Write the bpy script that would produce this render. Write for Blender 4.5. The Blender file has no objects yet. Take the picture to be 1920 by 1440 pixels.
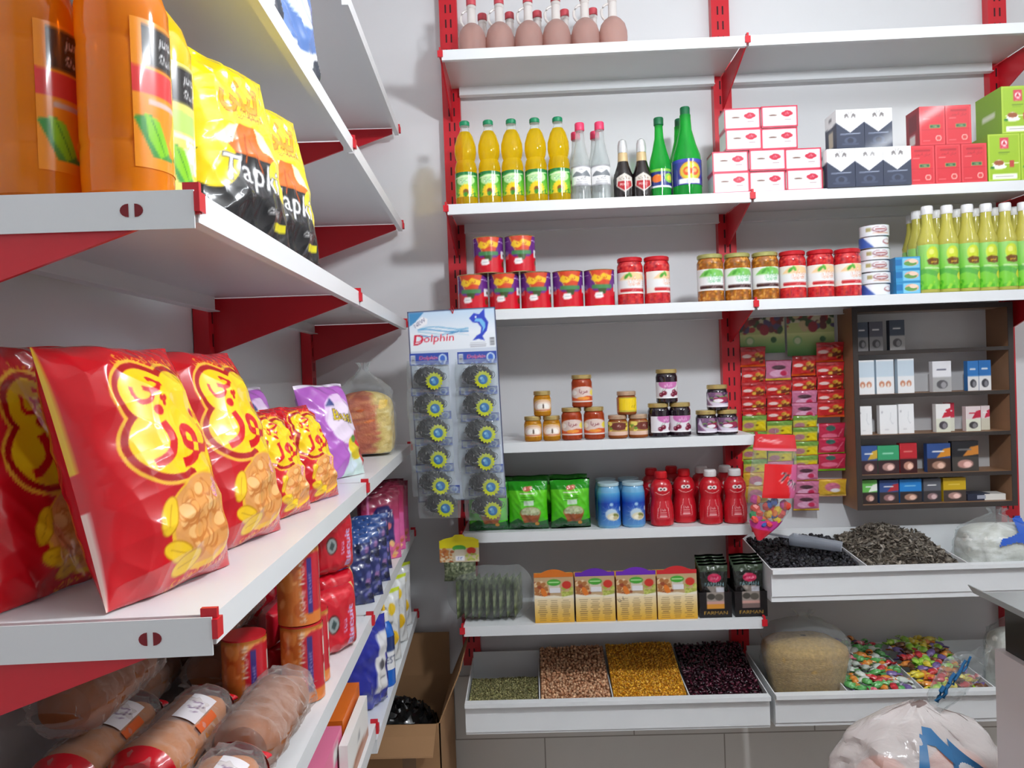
import bpy, bmesh, math, random
import numpy as np
from mathutils import Matrix, Vector
LX, LY, LZ, BULB, TUBE = .62, 1.0, 2.42, 375., 64.
random.seed(7); RNG = np.random.RandomState(11)
PI = math.pi
SC = bpy.context.scene; COL = SC.collection
# ------------------------------------------------------------------ camera solve and the two shelving frames
F, PITCH, YAW, ROLL, PSI = 1430.0, -.0145, .0262, -.0365, .0523
CS, SN = math.cos(PSI), math.sin(PSI)
H = 1.55                      # eye height above the floor
XB, YW = -.2397, 2.639        # back shelving starts here; back wall plane
BW, Y0, LW = .9175, .7575, .92
AW, AF = -.635, -.2848        # left run: wall plane and shelf front (left frame)
def _rot():
    cy, sy = math.cos(YAW), math.sin(YAW); cp, sp = math.cos(PITCH), math.sin(PITCH); cr, sr = math.cos(ROLL), math.sin(ROLL)
    R1 = np.array([[cy,-sy,0],[sy,cy,0],[0,0,1]]); R2 = np.array([[1,0,0],[0,cp,sp],[0,-sp,cp]])
    B = np.array([[1,0,0],[0,0,-1],[0,1,0]]); R3 = np.array([[cr,-sr,0],[sr,cr,0],[0,0,1]])
    R = R3 @ B @ R2 @ R1
    return R @ np.array([[CS, -SN, 0], [SN, CS, 0], [0, 0, 1]]).T   # world -> camera
# world basis: X = P.(c,-s), Y = P.(s,c)
T = np.array([[CS, -SN, 0], [SN, CS, 0], [0, 0, 1]])
def _camrot():
    cy, sy = math.cos(YAW), math.sin(YAW); cp, sp = math.cos(PITCH), math.sin(PITCH); cr, sr = math.cos(ROLL), math.sin(ROLL)
    R1 = np.array([[cy,-sy,0],[sy,cy,0],[0,0,1]]); R2 = np.array([[1,0,0],[0,cp,sp],[0,-sp,cp]])
    B = np.array([[1,0,0],[0,0,-1],[0,1,0]]); R3 = np.array([[cr,-sr,0],[sr,cr,0],[0,0,1]])
    return R3 @ B @ R2 @ R1 @ T.T
RC = _camrot()
def ray(px, py): return RC.T @ np.array([(px-960)/F, (py-720)/F, 1.0])
def at(px, py, d):                       # point of the plane d metres in front of the back wall
    r = ray(px, py); t = (YW-d)/r[1]; return r[0]*t, H + r[2]*t
def X_at(px, py, d): return at(px, py, d)[0]
def LF(a, y): return (a*CS - y*SN, a*SN + y*CS)        # left frame -> world xy
def atL(px, py, z):                      # left-frame a, y of the point at height z (above eye = +)
    r = ray(px, py); t = z/r[2]; x, y = r[0]*t, r[1]*t; return x*CS + y*SN, -x*SN + y*CS
cam = bpy.data.cameras.new('camera'); co = bpy.data.objects.new('camera', cam); COL.objects.link(co)
cam.sensor_width = 36; cam.lens = F/1920*36; cam.clip_start = .02
M = Matrix.Identity(4)
for i in range(3):
    M[i][0] = RC[0][i]; M[i][1] = -RC[1][i]; M[i][2] = -RC[2][i]
M.translation = (0, 0, H); co.matrix_world = M; SC.camera = co
# ------------------------------------------------------------------ materials
def lin(c): 
    c = np.asarray(c, float)/255.0
    return np.where(c <= .04045, c/12.92, ((c+.055)/1.055)**2.4)
def rgba(c): return tuple(float(x) for x in lin(c)) + (1,)
MATS = {}
def mat(name, col=None, rough=.5, metal=0, coat=0, spec=.5, trans=0, ior=1.45, bump=0, bscale=40, var=0, alpha=1, sss=0, emit=0, aniso=(1,1,1), stain=0):
    """col None: the colour is the printed 'Col' attribute of the mesh"""
    if name in MATS: return MATS[name]
    m = bpy.data.materials.new(name); m.use_nodes = True; n = m.node_tree.nodes; L = m.node_tree.links
    p = n['Principled BSDF']; MATS[name] = m
    p.inputs['Roughness'].default_value = rough; p.inputs['Metallic'].default_value = metal
    p.inputs['Coat Weight'].default_value = coat; p.inputs['Coat Roughness'].default_value = .06
    p.inputs['Specular IOR Level'].default_value = spec; p.inputs['IOR'].default_value = ior
    p.inputs['Transmission Weight'].default_value = trans
    tc = n.new('ShaderNodeTexCoord')
    if col is None:
        a = n.new('ShaderNodeVertexColor'); a.layer_name = 'Col'; out = a.outputs['Color']
    else:
        a = n.new('ShaderNodeRGB'); a.outputs[0].default_value = rgba(col); out = a.outputs[0]
    if var:
        nz = n.new('ShaderNodeTexNoise'); nz.inputs['Scale'].default_value = stain or 9; nz.inputs['Detail'].default_value = 5
        L.new(tc.outputs['Object'], nz.inputs['Vector'])
        mp = n.new('ShaderNodeMapRange'); mp.inputs['To Min'].default_value = 1-var; mp.inputs['To Max'].default_value = 1+var*.4
        L.new(nz.outputs['Fac'], mp.inputs['Value'])
        mx = n.new('ShaderNodeVectorMath'); mx.operation = 'SCALE'; L.new(out, mx.inputs[0]); L.new(mp.outputs[0], mx.inputs['Scale']); out = mx.outputs[0]
    L.new(out, p.inputs['Base Color'])
    if sss:
        p.inputs['Subsurface Weight'].default_value = sss; p.inputs['Subsurface Radius'].default_value = (.02, .012, .006); p.inputs['Subsurface Scale'].default_value = .5
    if bump:
        nz = n.new('ShaderNodeTexNoise'); nz.inputs['Scale'].default_value = bscale; nz.inputs['Detail'].default_value = 3
        mpg = n.new('ShaderNodeMapping'); mpg.inputs['Scale'].default_value = aniso
        L.new(tc.outputs['Object'], mpg.inputs['Vector']); L.new(mpg.outputs[0], nz.inputs['Vector'])
        b = n.new('ShaderNodeBump'); b.inputs['Strength'].default_value = bump; b.inputs['Distance'].default_value = .004
        L.new(nz.outputs['Fac'], b.inputs['Height']); L.new(b.outputs[0], p.inputs['Normal'])
        L.new(b.outputs[0], p.inputs['Coat Normal'])
    if emit:
        p.inputs['Emission Color'].default_value = rgba(col); p.inputs['Emission Strength'].default_value = emit
    p.inputs['Alpha'].default_value = alpha
    return m
def film(name, col=(235,238,240), clear=.8, rough=.12, bump=.5, bscale=30, edge=.55, glow=0):
    """clear plastic: see-through with a glossy, slightly milky skin"""
    if name in MATS: return MATS[name]
    m = bpy.data.materials.new(name); m.use_nodes = True; n = m.node_tree.nodes; L = m.node_tree.links; MATS[name] = m
    p = n['Principled BSDF']; p.inputs['Base Color'].default_value = rgba(col); p.inputs['Roughness'].default_value = rough
    t = n.new('ShaderNodeBsdfTransparent'); mix = n.new('ShaderNodeMixShader'); lw = n.new('ShaderNodeLayerWeight'); lw.inputs['Blend'].default_value = .35
    t.inputs['Color'].default_value = rgba([min(255, 128+.5*c) for c in col])
    mp = n.new('ShaderNodeMapRange'); mp.inputs['To Min'].default_value = 1-clear; mp.inputs['To Max'].default_value = max(1-clear, edge)
    L.new(lw.outputs['Facing'], mp.inputs['Value']); L.new(mp.outputs[0], mix.inputs['Fac'])
    L.new(t.outputs[0], mix.inputs[1]); L.new(p.outputs[0], mix.inputs[2]); L.new(mix.outputs[0], n['Material Output'].inputs['Surface'])
    if bump:
        tc = n.new('ShaderNodeTexCoord'); nz = n.new('ShaderNodeTexNoise'); nz.inputs['Scale'].default_value = bscale; nz.inputs['Detail'].default_value = 4
        nz.inputs['Distortion'].default_value = 1.2
        b = n.new('ShaderNodeBump'); b.inputs['Strength'].default_value = bump; b.inputs['Distance'].default_value = .01
        L.new(tc.outputs['Object'], nz.inputs['Vector']); L.new(nz.outputs['Fac'], b.inputs['Height']); L.new(b.outputs[0], p.inputs['Normal']); L.new(b.outputs[0], lw.inputs['Normal'])
    return m
def liquid(name, col, clear=.5, rough=.05, tint=None):
    """bottled liquid: part of the light passes tinted, part scatters, glossy skin"""
    if name in MATS: return MATS[name]
    m = bpy.data.materials.new(name); m.use_nodes = True; n = m.node_tree.nodes; L = m.node_tree.links; MATS[name] = m
    p = n['Principled BSDF']; p.inputs['Base Color'].default_value = rgba(col); p.inputs['Roughness'].default_value = rough
    p.inputs['Coat Weight'].default_value = .5; p.inputs['Coat Roughness'].default_value = .03
    tr = n.new('ShaderNodeBsdfTranslucent'); tr.inputs['Color'].default_value = rgba(col)
    mx = n.new('ShaderNodeMixShader'); mx.inputs['Fac'].default_value = .35; L.new(p.outputs[0], mx.inputs[1]); L.new(tr.outputs[0], mx.inputs[2])
    t = n.new('ShaderNodeBsdfTransparent'); t.inputs['Color'].default_value = rgba(tint or col)
    mix = n.new('ShaderNodeMixShader'); lw = n.new('ShaderNodeLayerWeight'); lw.inputs['Blend'].default_value = .3
    mp = n.new('ShaderNodeMapRange'); mp.inputs['To Min'].default_value = 1-clear; mp.inputs['To Max'].default_value = min(1, 1.35-clear)
    L.new(lw.outputs['Facing'], mp.inputs['Value']); L.new(mp.outputs[0], mix.inputs['Fac'])
    L.new(t.outputs[0], mix.inputs[1]); L.new(mx.outputs[0], mix.inputs[2]); L.new(mix.outputs[0], n['Material Output'].inputs['Surface'])
    return m
# ------------------------------------------------------------------ mesh helpers
class MB:
    """collects shapes into one mesh; mi = material slot"""
    def __init__(s): s.v = []; s.f = []; s.m = []; s.c = []
    def add(s, v, f, mi=0, c=None):
        o = len(s.v); s.v += [tuple(map(float, p)) for p in v]; s.f += [tuple(o+i for i in q) for q in f]; s.m += [mi]*len(f)
        if c is None: c = (255, 255, 255)
        c = np.asarray(c, float)
        s.c += [c]*len(v) if c.ndim == 1 else list(c)
        return s
    def box(s, x0, x1, y0, y1, z0, z1, mi=0, c=None):
        v = [(x0,y0,z0),(x1,y0,z0),(x1,y1,z0),(x0,y1,z0),(x0,y0,z1),(x1,y0,z1),(x1,y1,z1),(x0,y1,z1)]
        return s.add(v, [(0,3,2,1),(4,5,6,7),(0,1,5,4),(1,2,6,5),(2,3,7,6),(3,0,4,7)], mi, c)
    def prism(s, pts, axis, a, b, mi=0, c=None):
        """polygon pts (2D) extruded along axis 'x','y','z' between a and b"""
        k = len(pts); v = []
        for t in (a, b):
            for p, q in pts: v.append({'x': (t,p,q), 'y': (p,t,q), 'z': (p,q,t)}[axis])
        f = [tuple(range(k))[::-1], tuple(range(k, 2*k))] + [(i, (i+1) % k, k+(i+1) % k, k+i) for i in range(k)]
        return s.add(v, f, mi, c)
    def lathe(s, prof, seg=28, mi=0, c=None, cx=0, cy=0, z0=0, sx=1, sy=1):
        v = []; n = len(prof)
        for r, z in prof:
            for k in range(seg):
                a = 2*PI*k/seg; v.append((cx+sx*r*math.cos(a), cy+sy*r*math.sin(a), z0+z))
        f = []
        for i in range(n-1):
            for k in range(seg):
                f.append((i*seg+k, i*seg+(k+1) % seg, (i+1)*seg+(k+1) % seg, (i+1)*seg+k))
        f.append(tuple(range(seg))[::-1]); f.append(tuple((n-1)*seg+k for k in range(seg)))
        return s.add(v, f, mi, c)
    def tube(s, pts, r, seg=8, mi=0, c=None):
        pts = [Vector(p) for p in pts]; v = []; n = len(pts)
        rr = r if hasattr(r, '__len__') else [r]*n
        for i, p in enumerate(pts):
            d = (pts[min(i+1, n-1)]-pts[max(i-1, 0)]).normalized(); q = d.orthogonal().normalized() if abs(d.z) > .9 else d.cross(Vector((0,0,1))).normalized()
            w = d.cross(q)
            for k in range(seg):
                a = 2*PI*k/seg; v.append(p + rr[i]*(math.cos(a)*q + math.sin(a)*w))
        f = [(i*seg+k, i*seg+(k+1) % seg, (i+1)*seg+(k+1) % seg, (i+1)*seg+k) for i in range(n-1) for k in range(seg)]
        f += [tuple(range(seg))[::-1], tuple((n-1)*seg+k for k in range(seg))]
        return s.add(v, f, mi, c)
    def grid(s, P, c=None, mi=0, closed_u=False, flip=False):
        """P: (nv,nu,3) points"""
        nv, nu = P.shape[:2]; idx = np.arange(nv*nu).reshape(nv, nu)
        a, b, cc, d = idx[:-1,:-1], idx[:-1,1:], idx[1:,1:], idx[1:,:-1]
        q = np.stack([a, b, cc, d], -1).reshape(-1, 4)
        if closed_u:
            q = np.vstack([q, np.stack([idx[:-1,-1], idx[:-1,0], idx[1:,0], idx[1:,-1]], -1).reshape(-1, 4)])
        if flip: q = q[:, ::-1]
        o = len(s.v); s.v += list(P.reshape(-1, 3)); s.f += [tuple(r) for r in (q+o).tolist()]; s.m += [mi]*len(q)
        if c is None: c = (255, 255, 255)
        c = np.asarray(c, float); s.c += [c]*(nv*nu) if c.ndim == 1 else list(c.reshape(-1, 3))
        return s
    def mesh(s, name, mats, smooth=30, cols=None):
        me = bpy.data.meshes.new(name); me.from_pydata([tuple(map(float, p)) for p in s.v], [], s.f)
        if not isinstance(mats, (list, tuple)): mats = [mats]
        for m in mats: me.materials.append(m)
        me.polygons.foreach_set('material_index', s.m)
        if smooth:
            me.polygons.foreach_set('use_smooth', [True]*len(s.f)); me.set_sharp_from_angle(angle=math.radians(smooth))
        if any(m.node_tree.nodes.get('Color Attribute') for m in mats):
            a = me.color_attributes.new('Col', 'FLOAT_COLOR', 'POINT'); c = np.ones((len(s.v), 4), np.float32); c[:, :3] = lin(np.clip(np.array(s.c), 0, 255))
            a.data.foreach_set('color', c.ravel())
        me.validate(); me.update()
        return me
def link(name, me, parent=None, loc=(0,0,0), rot=None):
    o = bpy.data.objects.new(name, me); COL.objects.link(o); o.parent = parent; o.location = loc
    if rot is not None: o.rotation_euler = rot if hasattr(rot, '__len__') else (0, 0, rot)
    return o
def tag(o, label, cat, group=None, kind=None):
    o['label'] = label
    if cat: o['category'] = cat
    if group: o['group'] = group
    if kind: o['kind'] = kind
    return o
def thing(name, label, cat, loc=(0,0,0), rot=0, group=None):
    o = bpy.data.objects.new(name, None); COL.objects.link(o); o.empty_display_size = .02; o.location = loc
    o.rotation_euler = rot if hasattr(rot, '__len__') else (0, 0, rot)
    return tag(o, label, cat, group)
def part(name, mb, m, parent, loc=(0,0,0), rot=None, smooth=30, label=None):
    o = link(name, mb.mesh(name, m, smooth) if isinstance(mb, MB) else mb, parent, loc, rot)
    if label: o['label'] = label
    return o
def single(name, mb, m, label, cat, loc=(0,0,0), rot=0, group=None, smooth=30):
    return tag(link(name, mb.mesh(name, m, smooth) if isinstance(mb, MB) else mb, None, loc, rot), label, cat, group)
def dup(root, loc, rot, label, group=None):
    r = root.copy(); COL.objects.link(r); r.location = loc; r.rotation_euler = rot if hasattr(rot, '__len__') else (0, 0, rot)
    r['label'] = label
    if group: r['group'] = group
    for ch in list(root.children):
        c = ch.copy(); COL.objects.link(c); c.parent = r
        for g in ch.children:
            d = g.copy(); COL.objects.link(d); d.parent = c
    return r
def struct(name, mb, m, loc=(0,0,0), rot=0, label=None, smooth=0):
    o = link(name, mb.mesh(name, m, smooth), None, loc, rot); o['kind'] = 'structure'
    if label: o['label'] = label
    return o
def series(root, spots, labels, group):
    """root moves to the first spot, copies take the others; spot = (x,y,z,rot)"""
    out = []
    for i, (s, l) in enumerate(zip(spots, labels)):
        if i == 0:
            root.location = s[:3]; root.rotation_euler = (0, 0, s[3]); root['label'] = l; root['group'] = group; out.append(root)
        else: out.append(dup(root, s[:3], s[3], l, group))
    return out
ORD = ['first','second','third','fourth','fifth','sixth','seventh','eighth','ninth','tenth','eleventh','twelfth']
# ------------------------------------------------------------------ materials used all over
WHITE = mat('white_enamel', (222,225,227), .32, var=.03)
WHITE_D = mat('white_enamel_bins', (234,237,239), .35, var=.04)
RED = mat('red_enamel', (196,22,38), .38, coat=.15)
SLOT = mat('slot_dark', (58,8,16), .7)
STEEL = mat('zinc_steel', (150,152,155), .4, metal=.7)
# ------------------------------------------------------------------ the room
def wall_mat():
    m = mat('wall_panel', (216,217,219), .22, spec=.45, var=.05, stain=2.5); return m
WALL = wall_mat()
PLAS = mat('wall_plaster', (205,200,196), .8, var=.05, stain=3)
mb = MB().box(-1.4, 3.6, 0, .1, 0, 3.05); struct('wall_back', mb, WALL, (0, YW, 0))
x, y = LF(AW, 0); mb = MB().box(-.1, 0, -3.3, YW+.10, 0, 3.05); struct('wall_left', mb, WALL, (x, y, 0), PSI)
struct('wall_right', MB().box(3.2, 3.3, -3.2, YW+.1, 0, 3.05), PLAS)
struct('wall_front', MB().box(-1.2, -.9, -3.3, -3.2, 0, 3.05).box(2.3, 3.3, -3.3, -3.2, 0, 3.05).box(-.9, 2.3, -3.3, -3.2, 2.45, 3.05), PLAS, label='shop front wall with a wide opening added to let in fill light')  # unseen wall; the opening is added so sky light fills the shade
struct('floor', MB().box(-1.4, 3.4, -3.3, YW+.1, -.1, 0), mat('floor_tile', (186,181,175), .4, var=.12, stain=4))
struct('ceiling', MB().box(-1.4, 3.4, -3.3, YW+.1, 3.0, 3.1), mat('ceiling_white', (238,238,236), .9))
# lower tiled band of the back wall: joints and grime
def tile_mat():
    m = mat('wall_tile', (226,223,218), .5, var=.1, stain=3); n = m.node_tree.nodes; L = m.node_tree.links
    p = n['Principled BSDF']; src = p.inputs['Base Color'].links[0].from_socket
    tc = n.new('ShaderNodeTexCoord'); mp = n.new('ShaderNodeMapping'); mp.inputs['Rotation'].default_value = (PI/2, 0, 0)
    b = n.new('ShaderNodeTexBrick'); b.inputs['Scale'].default_value = 1; b.inputs['Brick Width'].default_value = .62; b.inputs['Row Height'].default_value = .28; b.inputs['Mortar Size'].default_value = .0022
    b.inputs['Color1'].default_value = (1,1,1,1); b.inputs['Color2'].default_value = (.96,.96,.96,1); b.inputs['Mortar'].default_value = (.45,.43,.4,1)
    L.new(tc.outputs['Object'], mp.inputs['Vector']); L.new(mp.outputs[0], b.inputs['Vector'])
    mx = n.new('ShaderNodeVectorMath'); mx.operation = 'MULTIPLY'; L.new(src, mx.inputs[0]); L.new(b.outputs['Color'], mx.inputs[1]); L.new(mx.outputs[0], p.inputs['Base Color'])
    return m
struct('trim_1', MB().box(-1.0, 3.2, -.006, 0, 0, .5), tile_mat(), (0, YW, 0), label='grey tiled dado on the lower back wall')
# ------------------------------------------------------------------ lamps
def fill_tube(x, y, ln, power, label):
    t = thing('fill_lamp', label, 'lamp', (x, y, 3.0), 0, 'fill lamps added on the ceiling')
    part('housing', MB().box(-.07, .07, -ln/2, ln/2, -.05, 0), WHITE, t)
    part('tube', MB().tube([(0, -ln/2+.03, -.075), (0, ln/2-.03, -.075)], .016), mat('fill_glow', (245,250,255), .5, emit=power), t)
    for s in (-1, 1): part('tube_holder', MB().box(-.018, .018, s*(ln/2-.02)-.01, s*(ln/2-.02)+.01, -.1, -.05), WHITE, t)
fill_tube(2.3, .2, 1.6, TUBE*1.6, 'long tube lamp added as fill on the ceiling over the till side')  # unseen tube, added as fill for the lower shelves and bins
t = thing('pendant_lamp', 'round white bulb hanging from the ceiling in front of the shelves', 'lamp', (LX, LY, 3.0))
part('ceiling_rose', MB().lathe([(.05,-.03),(.05,0)], 20), WHITE, t); part('cord', MB().tube([(0,0,-.03),(0,0,LZ-3.0+.10)], .004, 6), mat('cord_black', (20,20,20), .6), t)
part('socket', MB().lathe([(.02,LZ-3+.05),(.024,LZ-3+.06),(.02,LZ-3+.11),(.008,LZ-3+.12)], 16), WHITE, t)
part('bulb', MB().lathe([(.004,LZ-3-.062)]+[(.062*math.sin(q), LZ-3-.062*math.cos(q)) for q in np.linspace(.25, PI-.4, 9)], 16), mat('bulb_glow', (246,250,255), .5, emit=BULB), t)
w = bpy.data.worlds.new('world'); SC.world = w; w.use_nodes = True; w.node_tree.nodes['Background'].inputs[0].default_value = (.9, .94, 1.0, 1); w.node_tree.nodes['Background'].inputs[1].default_value = .45
SC.view_settings.view_transform = 'Standard'; SC.view_settings.look = 'None'; SC.view_settings.gamma = 1; SC.view_settings.exposure = .22
SC.view_settings.use_curve_mapping = False
SC.cycles.use_denoising = True; SC.cycles.max_bounces = 10; SC.cycles.transparent_max_bounces = 24; SC.cycles.diffuse_bounces = 5
SC.cycles.sample_clamp_indirect = 6
# ------------------------------------------------------------------ shelving
def upright(name, loc, rz, z0, z1, label):
    mb = MB().box(-.03, .03, -.035, -.002, z0, z1)
    z = z0+.03
    while z < z1-.04:
        for sx in (-.011, .006): mb.box(sx, sx+.005, -.0356, -.034, z, z+.028, 1)
        z += .05
    return single(name, mb, [RED, SLOT], label, 'shelf upright', loc, rz, 'red slotted uprights')
for i, l in enumerate(('red slotted upright at the left end of the back shelves', 'red slotted upright between the two bays of the back shelves', 'red slotted upright at the right end of the back shelves')):
    upright('shelf_upright', (XB+i*BW, YW, 0), 0, .55, 2.98, l)
for i, l in enumerate(('red slotted upright at the near end of the side shelves', 'red slotted upright in the middle of the side shelves', 'red slotted upright of the side shelves in the corner')):
    x, y = LF(AW, Y0+i*LW); upright('shelf_upright', (x, y, 0), PSI+PI/2, .3, 2.98, l)
def shelf(loc, rz, w, dep, label, left=True, right=True, endplate=False, lip=.03, bh=.115, group='white metal shelves'):
    """local x along the shelf, wall at y=0, front at y=-dep, shelf top at z=0"""
    t = thing('metal_shelf', label, 'shelf', loc, rz, group); g = .004
    mb = MB().box(g, w-g, -dep, -.036, -.004, 0); part('shelf_panel', mb, WHITE, t)
    mb = MB().box(g, w-g, -dep-.002, -dep+.012, -lip, .0008); part('front_lip', mb, WHITE, t)
    mb = MB().box(.03, w-.03, -.05, -.036, -.034, -.004).box(.03, w-.03, -.06, -.036, -.036, -.034); part('back_flange', mb, WHITE, t)
    tri = [(-.036, -.006), (-dep+.02, -.006), (-dep+.02, -.024), (-.036, -bh)]
    for on, x in ((left, .0), (right, w)):
        if not on: continue
        mb = MB().prism(tri, 'x', x-.0025, x+.0025); part('bracket', mb, RED, t)
        mb = MB().box(x-.003, x+.003, -dep-.006, -dep+.01, -lip*.75, .008).box(x-.008, x+.008, -dep-.008, -dep-.0025, -lip*.7, -.002); part('clip', mb, RED, t)
    if endplate:
        mb = MB().box(-.0065, -.0045, -dep-.002, -.036, -lip*1.25, 0); holes = []
        for k, s in ((0, -1), (1, 1)):
            cx = -dep+.055+k*.006; pts = [(cx+s*.009*math.cos(a)*.9 if abs(a) < 1.57 else cx, -lip*.62+.0065*math.sin(a)) for a in np.linspace(-PI/2, PI/2, 9)]
            holes.append(MB().prism(pts, 'x', -.0072, -.006))
        ep = part('end_plate', mb, WHITE, t)
        for hb_ in holes: part('slot_hole', hb_, mat('hole_red', (120,20,30), .6), ep)
    return t
ZS = dict(S1=.977, S2=.514, S3=.192, S4=-.2153, S5=-.502, S6=-.772, BIN=-.9935)
DS = dict(S1=.335, S2=.335, S3=.335, S4=.298, S5=.243, S6=.318, BIN=.342)
rows = ['top', 'second', 'third']
for k, nme in zip(('S1', 'S2', 'S3'), ('top', 'second', 'third')):
    for b, bn in ((0, 'left'), (1, 'right')):
        shelf((XB+b*BW, YW, H+ZS[k]), 0, BW, DS[k], f'white metal shelf, {nme} from the top in the {bn} bay of the back wall', left=(b == 0), right=True)
for k, nme in (('S4', 'white metal shelf holding the jam jars'), ('S5', 'narrow white metal shelf holding green bags and red sauce bottles'), ('S6', 'white metal shelf holding the spice display boxes')):
    shelf((XB, YW, H+ZS[k]), 0, BW, DS[k], nme, bh=.1)
ZL = dict(T=.845, A=.5222, B=.1894, C=-.2284, D=-.5209, E=-.7997)
LN = dict(T='empty white side shelf highest up', A='white side shelf with the white and blue bags', B='white side shelf with drinks and yellow snack bags',
          C='white side shelf with the big red snack bags', D='white side shelf with biscuits and wrapped cakes', E='lowest white side shelf with cartons and bottles')
for k in 'TABCDE':
    for b in (0, 1):
        if k == 'T' and b == 0: continue
        dz = .04 if (k == 'E' and b == 0) else 0
        x, y = LF(AW, Y0+b*LW)
        shelf((x, y, H+ZL[k]+dz), PSI+PI/2, LW, AF-AW, ('near half of the ' if b == 0 else 'corner half of the ') + LN[k], left=(b == 0), right=True, endplate=(b == 0), bh=.125, group='white metal side shelves')
# ------------------------------------------------------------------ printed artwork: drawn here, kept as point colours of fine label meshes
import unicodedata
PF = {}
for cp in list(range(0xFB50, 0xFC00)) + list(range(0xFE70, 0xFEFD)):
    d = unicodedata.decomposition(chr(cp)).split()
    if len(d) == 2 and d[0] in ('<isolated>', '<final>', '<initial>', '<medial>'): PF.setdefault(chr(int(d[1], 16)), {})[d[0][1:-1]] = chr(cp)
def fa(s):
    """joins Persian letters and puts them in drawing order"""
    out = []
    for i, ch in enumerate(s):
        if ch not in PF: out.append(ch); continue
        pv = i > 0 and s[i-1] in PF and 'initial' in PF[s[i-1]]; nx = i+1 < len(s) and s[i+1] in PF and 'final' in PF[s[i+1]] and 'initial' in PF[ch]
        k = 'medial' if pv and nx else 'final' if pv else 'initial' if nx else 'isolated'
        out.append(PF[ch].get(k, ch))
    return ''.join(out[::-1])
_TX = {}
def glyphs(s, off=0.0):
    k = (s, off)
    if k not in _TX:
        c = bpy.data.curves.new('t', 'FONT'); c.body = s; c.resolution_u = 2; c.offset = off
        o = bpy.data.objects.new('t', c); COL.objects.link(o); dg = bpy.context.evaluated_depsgraph_get(); dg.update()
        me = o.evaluated_get(dg).to_mesh(); v = np.array([q.co[:2] for q in me.vertices]).reshape(-1, 2)
        tr = [tuple(p.vertices) for p in me.polygons]; o.evaluated_get(dg).to_mesh_clear()
        bpy.data.objects.remove(o); bpy.data.curves.remove(c); _TX[k] = (v, tr)
    return _TX[k]
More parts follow.
